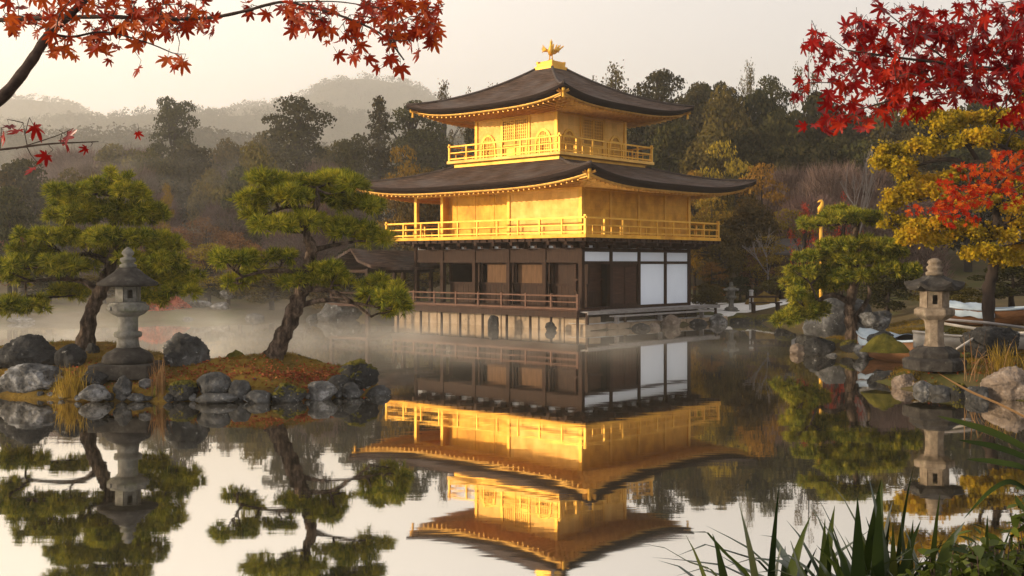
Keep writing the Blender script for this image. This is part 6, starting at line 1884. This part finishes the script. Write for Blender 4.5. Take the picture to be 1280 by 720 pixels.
# left maple: trunk stands out of frame to the left
tl = empty('maple_tree', (-3.3, 3.6, gz(-3.3, 3.6)), 0, 'overhanging maple with orange-red leaves at the upper left', 'tree')
mb = MB()
tp = [Vector((0, 0, -0.3)), Vector((0.05, 0, 0.8)), Vector((0.15, 0.1, 1.6)), Vector((0.45, 0.2, 2.1)), at(-120, 210, 3.9) - tl.location]
sp = spline(tp, 6); mb.tube(sp, [lerp(0.10, 0.035, i / (len(sp) - 1)) for i in range(len(sp))], 12); mb.build('trunk', M['branch_maple'], tl, True)
spray(tl, [([(-120, 210, 3.9), (-60, 165, 3.9), (0, 124, 3.9), (38, 78, 3.92), (62, 42, 3.95), (100, 6, 4.0), (140, -40, 4.05)], 0.030, 0.012),
           ([(-60, 28, 4.2), (0, 25, 4.15), (70, 22, 4.1), (140, 21, 4.05), (200, 24, 4.0), (262, 22, 4.0), (305, 14, 4.0), (338, 5, 4.0), (360, 3, 4.0), (400, 12, 4.0), (440, 25, 4.0), (480, 45, 4.0), (505, 75, 4.0)], 0.010, 0.003),
           ([(62, 42, 3.95), (90, 46, 4.0), (130, 40, 4.0), (180, 52, 4.0), (215, 66, 4.0)], 0.006, 0.002),
           ([(-60, 28, 4.2), (-70, 100, 4.0), (-60, 165, 3.9)], 0.014, 0.02),
           ([(360, 3, 4.0), (420, 2, 4.0), (480, 10, 4.0), (540, 12, 4.0)], 0.003, 0.0015)],
      [(120, 10, 125, 22, 80), (120, 32, 110, 14, 46), (200, 14, 70, 22, 28), (75, 62, 14, 10, 5), (110, 62, 40, 16, 14), (150, 52, 40, 14, 14), (95, 72, 1, 1, 1), (135, 74, 1, 1, 1), (175, 82, 1, 1, 1), (222, 76, 18, 8, 6), (240, 28, 28, 12, 12),
       (305, 8, 12, 10, 5), (335, 18, 2, 2, 1), (372, 20, 20, 8, 5), (392, 40, 26, 12, 10), (370, 40, 1, 1, 1), (450, 16, 100, 18, 52), (500, 10, 52, 16, 34), (480, 42, 60, 16, 34), (515, 42, 36, 16, 20), (426, 68, 1, 1, 1), (455, 66, 14, 10, 6), (484, 78, 14, 8, 6), (524, 62, 1, 1, 1), (498, 84, 1, 1, 1)],
      M['maple_l'], 21, 0.044, (3.75, 4.25), nt=0.55)
spray(tl, [([(-90, 195, 3.7), (0, 187, 3.7), (60, 180, 3.7), (100, 178, 3.7), (123, 177, 3.7)], 0.005, 0.0015), ([(20, 186, 3.7), (70, 170, 3.7), (92, 160, 3.7)], 0.0025, 0.001), ([(-120, 210, 3.9), (-90, 195, 3.7)], 0.012, 0.006)],
      [(11, 158, 1, 1, 1), (22, 163, 1, 1, 1), (44, 160, 1, 1, 1), (84, 165, 1, 1, 1), (84, 180, 1, 1, 1), (105, 187, 1, 1, 1), (56, 196, 1, 1, 1), (40, 207, 1, 1, 1), (2, 170, 1, 1, 1)], M['maple_r'], 22, 0.046, (3.65, 3.75), nt=1.0, leafname='low_leaf_spray')
# one leaf drifting down
e = empty('maple_leaf', at(172, 166, 4.4), 0, 'single dark red maple leaf falling alone left of the tall ragged pine', 'leaf')
o = leaves_mesh('blade', [(Vector((0, 0, 0)), 0.034, math.pi * 0.9)], M['maple_r'], e, 3)
mb = MB(); mb.tube([(0, 0, 0), (0.004, 0.002, 0.022), (-0.002, 0.004, 0.04)], [0.0009, 0.0009, 0.0006], 5); mb.build('stalk', M['branch_maple'], e, True)

# right maple: trunk out of frame to the right
trr = empty('maple_tree', (3.6, 4.4, gz(3.6, 4.4)), 0, 'overhanging maple with crimson leaves at the upper right', 'tree')
mb = MB()
tp = [Vector((0, 0, -0.3)), Vector((-0.05, 0, 0.9)), Vector((-0.10, 0.05, 1.6)), Vector((-0.30, 0.1, 2.2)), at(1400, 70, 4.6) - trr.location]
sp = spline(tp, 6); mb.tube(sp, [lerp(0.13, 0.04, i / (len(sp) - 1)) for i in range(len(sp))], 12); mb.build('trunk', M['branch_maple'], trr, True)
spray(trr, [([(1400, 70, 4.6), (1330, 76, 4.5), (1280, 80, 4.45), (1240, 86, 4.4), (1190, 80, 4.35), (1130, 73, 4.3), (1060, 63, 4.25)], 0.018, 0.003),
            ([(1400, 20, 4.7), (1330, 30, 4.6), (1280, 50, 4.55), (1240, 68, 4.5), (1197, 84, 4.45), (1165, 98, 4.4), (1137, 117, 4.35), (1080, 135, 4.3)], 0.011, 0.0025),
            ([(1190, 80, 4.35), (1150, 50, 4.3), (1120, 25, 4.3), (1095, 5, 4.3)], 0.004, 0.0015), ([(1240, 68, 4.5), (1230, 30, 4.5), (1215, 0, 4.5)], 0.004, 0.0015), ([(1280, 80, 4.45), (1262, 120, 4.4), (1240, 150, 4.4)], 0.004, 0.0015)],
      [(1175, 60, 105, 40, 160), (1220, 75, 60, 45, 110), (1120, 70, 75, 36, 75), (1090, 112, 60, 36, 70), (1150, 105, 55, 28, 40), (1050, 55, 45, 25, 26), (1022, 62, 22, 14, 8), (1010, 95, 16, 14, 7), (1000, 116, 12, 8, 4), (1020, 155, 14, 8, 5), (1060, 155, 26, 12, 10), (1125, 138, 30, 8, 8), (1100, 6, 14, 8, 4), (1135, 18, 20, 12, 10),
       (1200, 8, 14, 8, 5), (1230, 10, 20, 12, 8), (1260, 22, 30, 24, 24), (1180, 28, 30, 16, 14), (1270, 110, 30, 24, 20), (1240, 110, 26, 18, 12), (1208, 112, 30, 12, 10), (1265, 145, 16, 8, 4)],
      M['maple_r'], 31, 0.047, (4.0, 4.8), nt=0.35)
trb = empty('maple_tree', (7.4, 11.2, gz(7.4, 11.2)), 0, 'maple with a low spray of small scarlet leaves in front of the yellow tree', 'tree')
mb = MB()
tp = [Vector((0, 0, -0.3)), Vector((-0.06, 0, 0.9)), Vector((-0.18, -0.1, 1.9)), Vector((-0.45, -0.3, 2.9)), at(1440, 120, 10.4) - trb.location]
sp = spline(tp, 6); mb.tube(sp, [lerp(0.12, 0.035, i / (len(sp) - 1)) for i in range(len(sp))], 12); mb.build('trunk', M['branch_maple'], trb, True)
spray(trb, [([(1440, 120, 10.4), (1350, 165, 10.2), (1280, 205, 10.0), (1248, 232, 10.0), (1228, 262, 10.0)], 0.03, 0.006), ([(1350, 165, 10.2), (1280, 228, 10.0), (1245, 240, 10.0), (1210, 250, 10.0)], 0.012, 0.003)],
      [(1262, 205, 24, 18, 90), (1235, 222, 34, 18, 130), (1205, 245, 34, 14, 120), (1185, 262, 26, 10, 50), (1150, 262, 20, 6, 18), (1200, 275, 24, 8, 26), (1195, 207, 4, 4, 4), (1180, 222, 10, 5, 8), (1270, 240, 20, 20, 36)],
      M['maple_m'], 33, 0.046, (9.6, 10.6), twigr=0.003, nt=0.3, leafname='leaf_spray')

# ------------------------------------------------------------------ foreground plants at the lower right
def strap(px, py, Y, n, L, w, spread, seed, label, droop=0.55, mat='strap', lean=(0, 0)):
    p = at(px, py, Y); zb = gz(p.x, p.y)
    return blades('strap_leaf_plant', label, (p.x, p.y, zb), n, L, w, spread, mat, seed, droop, 'plant', None, lean)
strap(1108, 760, 5.0, 26, 0.95, 0.062, 0.42, 41, 'upright strap-leaved plant at the bottom right, tallest leaf tips', 0.16)
strap(1035, 775, 4.9, 84, 0.95, 0.064, 0.85, 42, 'fanning strap-leaved plant at the bottom edge, leftmost of the foreground', 0.62, lean=(-0.15, 0))
strap(1000, 790, 5.2, 44, 0.80, 0.056, 0.80, 46, 'low broad-leaved plant peeping up left of the fanning plant', 0.45)
strap(1255, 700, 4.8, 34, 0.80, 0.036, 0.7, 43, 'spiky plant with long thin leaves at the lower right edge', 0.36, lean=(-0.2, 0))
strap(1205, 750, 4.9, 50, 0.72, 0.046, 0.6, 45, 'short leafy plant between the upright and the spiky plant', 0.4)
strap(1150, 780, 5.1, 44, 0.80, 0.050, 0.5, 47, 'dark strap-leaved plant right behind the tallest foreground plant', 0.30)
def arching(name, label, leaves, mat, seed):
    """long leaves read off the photo as bent strips: (points, depth, width)"""
    rg = random.Random(seed)
    mb = MB()
    for pts, w in leaves:
        P = spline([at(*q_) for q_ in pts], 5)
        n = len(P) - 1
        vs = []; fs = []
        for i, p in enumerate(P):
            t = i / n
            hw = w / 2 * max(0.04, min(1.0, 3.5 * (1 - t) ** 0.8) * (0.55 + 0.45 * min(1, t * 3)))
            side = Vector((0.25, 0.75, 0.6)).normalized()
            vs += [p - side * hw, p + Vector((0, 0, -hw * 0.4)), p + side * hw]
        for i in range(n):
            for k in range(2):
                b = i * 3 + k
                fs.append((b, b + 1, b + 4, b + 3))
        mb.add(vs, fs)
    o = mb.build(name, M[mat], None, True)
    return tag(o, label, 'plant')
RT = (1345, 700, 4.7)
arching('arching_leaf_plant', 'large arching leaves reaching in from the right edge', [
    ([RT, (1325, 600, 4.7), (1290, 566, 4.8), (1240, 540, 4.9), (1172, 520, 5.0)], 0.050),
    ([RT, (1335, 620, 4.6), (1295, 580, 4.6), (1250, 560, 4.7), (1198, 550, 4.8)], 0.040),
    ([RT, (1330, 650, 4.5), (1290, 592, 4.4), (1250, 578, 4.5), (1208, 574, 4.6)], 0.034),
    ([RT, (1310, 640, 4.6), (1270, 604, 4.6), (1240, 612, 4.6), (1205, 648, 4.6)], 0.030)], 'strap', 5)
arching('fallen_reed', 'single pale bent reed stem slanting over the water at the right', [([(1345, 590, 5.6), (1300, 535, 5.8), (1255, 508, 6.0), (1210, 488, 6.2), (1172, 466, 6.4)], 0.022)], 'reed', 6)
# leafy shrubs on the near bank
def leafy(px, ptop, Y, wpx, n, label, seed, size):
    rg = np.random.default_rng(seed); rr = random.Random(seed)
    x = (px - 640) / FPX * Y; zb = gz(x, Y); H = EYE + (HOR - ptop) / FPX * Y - zb; Wd = wpx / FPX * Y
    t = empty('leafy_shrub', (x, Y, zb), 0, label, 'shrub')
    mb = MB(); pos = []; nrm = []
    for k in range(26):
        a = rr.uniform(0, 6.28); q_ = math.sqrt(rr.random())
        tip = np.array([math.cos(a) * q_ * Wd / 2, math.sin(a) * q_ * Wd * 0.4, H * (1 - 0.45 * q_ * q_) * rr.uniform(0.72, 1.0)])
        st = [Vector((tip[0] * 0.15, tip[1] * 0.15, -0.02)), Vector((tip[0] * 0.6, tip[1] * 0.6, tip[2] * 0.6)), Vector(tip)]
        mb.tube(st, [0.006, 0.004, 0.002], 5)
        m_ = n // 26
        u = rg.random(m_) ** 0.6
        p = np.array(st[0])[None] * (1 - u[:, None]) + tip[None] * u[:, None] + rg.normal(size=(m_, 3)) * 0.045
        pos.append(p); nrm.append(unit(p - np.array([0, 0, H * 0.3]) + np.array([0, 0, 0.2])))
    mb.build('stems', M['branch_maple'], t, True)
    pos = np.concatenate(pos); nrm = np.concatenate(nrm)
    nn = unit(nrm + rg.normal(size=nrm.shape) * 0.5)
    d = unit(np.cross(nn, rg.normal(size=nn.shape))); sd = np.cross(nn, d)
    L_ = (size * rg.uniform(0.6, 1.25, len(pos)))[:, None]
    V = np.stack([pos, pos + d * L_ * 0.35 + sd * L_ * 0.22 + nn * L_ * 0.05, pos + d * L_ * 0.72 + sd * L_ * 0.15, pos + d * L_ - nn * L_ * 0.12, pos + d * L_ * 0.72 - sd * L_ * 0.15, pos + d * L_ * 0.35 - sd * L_ * 0.22 + nn * L_ * 0.05], 1).reshape(-1, 3)
    link_mesh('leaves', np_mesh('leaves', V, np.arange(len(V)).reshape(-1, 6), M['cover']), None, t)
leafy(1238, 640, 4.5, 120, 900, 'bushy small-leaved shrub filling the bottom right corner', 61, 0.085)
leafy(1172, 672, 4.6, 90, 620, 'low small-leaved shrub left of the bushy corner shrub', 62, 0.075)
leafy(1300, 610, 4.7, 90, 520, 'small-leaved shrub cut by the right edge under the arching leaves', 63, 0.085)

# ------------------------------------------------------------------ air: haze over the whole scene and mist lying on the pond
def volume_mat(name, dens, color, aniso):
    m, nt = new_mat(name)
    v = nt.nodes.new('ShaderNodeVolumePrincipled')
    v.inputs['Color'].default_value = (*color, 1)
    v.inputs['Density'].default_value = dens
    v.inputs['Anisotropy'].default_value = aniso
    o = nt.nodes.new('ShaderNodeOutputMaterial')
    nt.links.new(v.outputs[0], o.inputs['Volume'])
    return m, nt, v
hm, _, _ = volume_mat('haze_air', 0.00068, (1.0, 0.935, 0.83), 0.60)
mb = MB(); mb.span(-1200, 1200, -60, 2060, -4.0, 345)
tag(mb.build('haze', hm), 'thin warm morning haze', 'haze', None, 'stuff')

def mist(name, label, x0, x1, y0, y1, z1, dens, seed, edge=6.0):
    m, nt, v = volume_mat(name + '_vapour', dens, (1.0, 0.94, 0.83), 0.25)
    N = nt.nodes; L = nt.links
    tc = N.new('ShaderNodeTexCoord')
    mp = N.new('ShaderNodeMapping'); mp.inputs['Scale'].default_value = (0.36, 0.30, 0.95); mp.inputs['Location'].default_value = (seed, seed, 0)
    L.new(tc.outputs['Object'], mp.inputs['Vector'])
    nz = N.new('ShaderNodeTexNoise'); nz.inputs['Scale'].default_value = 1.0; nz.inputs['Detail'].default_value = 3
    L.new(mp.outputs[0], nz.inputs['Vector'])
    mr = N.new('ShaderNodeMapRange'); mr.inputs[1].default_value = 0.44; mr.inputs[2].default_value = 0.66; mr.inputs[3].default_value = 0.06; mr.inputs[4].default_value = 1.0
    L.new(nz.outputs['Fac'], mr.inputs[0])
    sp_ = N.new('ShaderNodeSeparateXYZ'); L.new(tc.outputs['Generated'], sp_.inputs[0])
    # thins out with height
    iv = N.new('ShaderNodeMath'); iv.operation = 'SUBTRACT'; iv.inputs[0].default_value = 1.0; L.new(sp_.outputs[2], iv.inputs[1])
    pw = N.new('ShaderNodeMath'); pw.operation = 'POWER'; pw.inputs[1].default_value = 2.2; L.new(iv.outputs[0], pw.inputs[0])
    # and towards its borders
    def border(out, lo, hi):
        a = N.new('ShaderNodeMapRange'); a.interpolation_type = 'SMOOTHSTEP'; a.inputs[1].default_value = 0.0; a.inputs[2].default_value = lo; L.new(out, a.inputs[0])
        b = N.new('ShaderNodeMapRange'); b.interpolation_type = 'SMOOTHSTEP'; b.inputs[1].default_value = 1.0; b.inputs[2].default_value = hi; L.new(out, b.inputs[0])
        c = N.new('ShaderNodeMath'); c.operation = 'MULTIPLY'; L.new(a.outputs[0], c.inputs[0]); L.new(b.outputs[0], c.inputs[1]); return c.outputs[0]
    bx = border(sp_.outputs[0], 0.10, 0.50); by = border(sp_.outputs[1], 0.25, 0.8)
    def mul(a, b):
        c = N.new('ShaderNodeMath'); c.operation = 'MULTIPLY'; L.new(a, c.inputs[0])
        if isinstance(b, float): c.inputs[1].default_value = b
        else: L.new(b, c.inputs[1])
        return c.outputs[0]
    d = mul(mul(mul(mul(mr.outputs[0], pw.outputs[0]), bx), by), float(dens))
    L.new(d, v.inputs['Density'])
    m.cycles.volume_step_rate = 1.0
    mb = MB(); mb.span(x0, x1, y0, y1, 0.012, z1)
    return tag(mb.build(name, m), label, 'mist', None, 'stuff')
mist('mist', 'morning mist drifting low over the pond behind the islet', -44, 4, 24.0, 53, 2.1, 0.085, 2.0)
mist('mist', 'pale mist hanging among the trees of the left wood', -62, 12, 50, 108, 24, 0.018, 5.0)
mist('mist', 'thin wisps of mist on the water before the pavilion', -16, 15, 28, 43.0, 1.2, 0.065, 9.0)
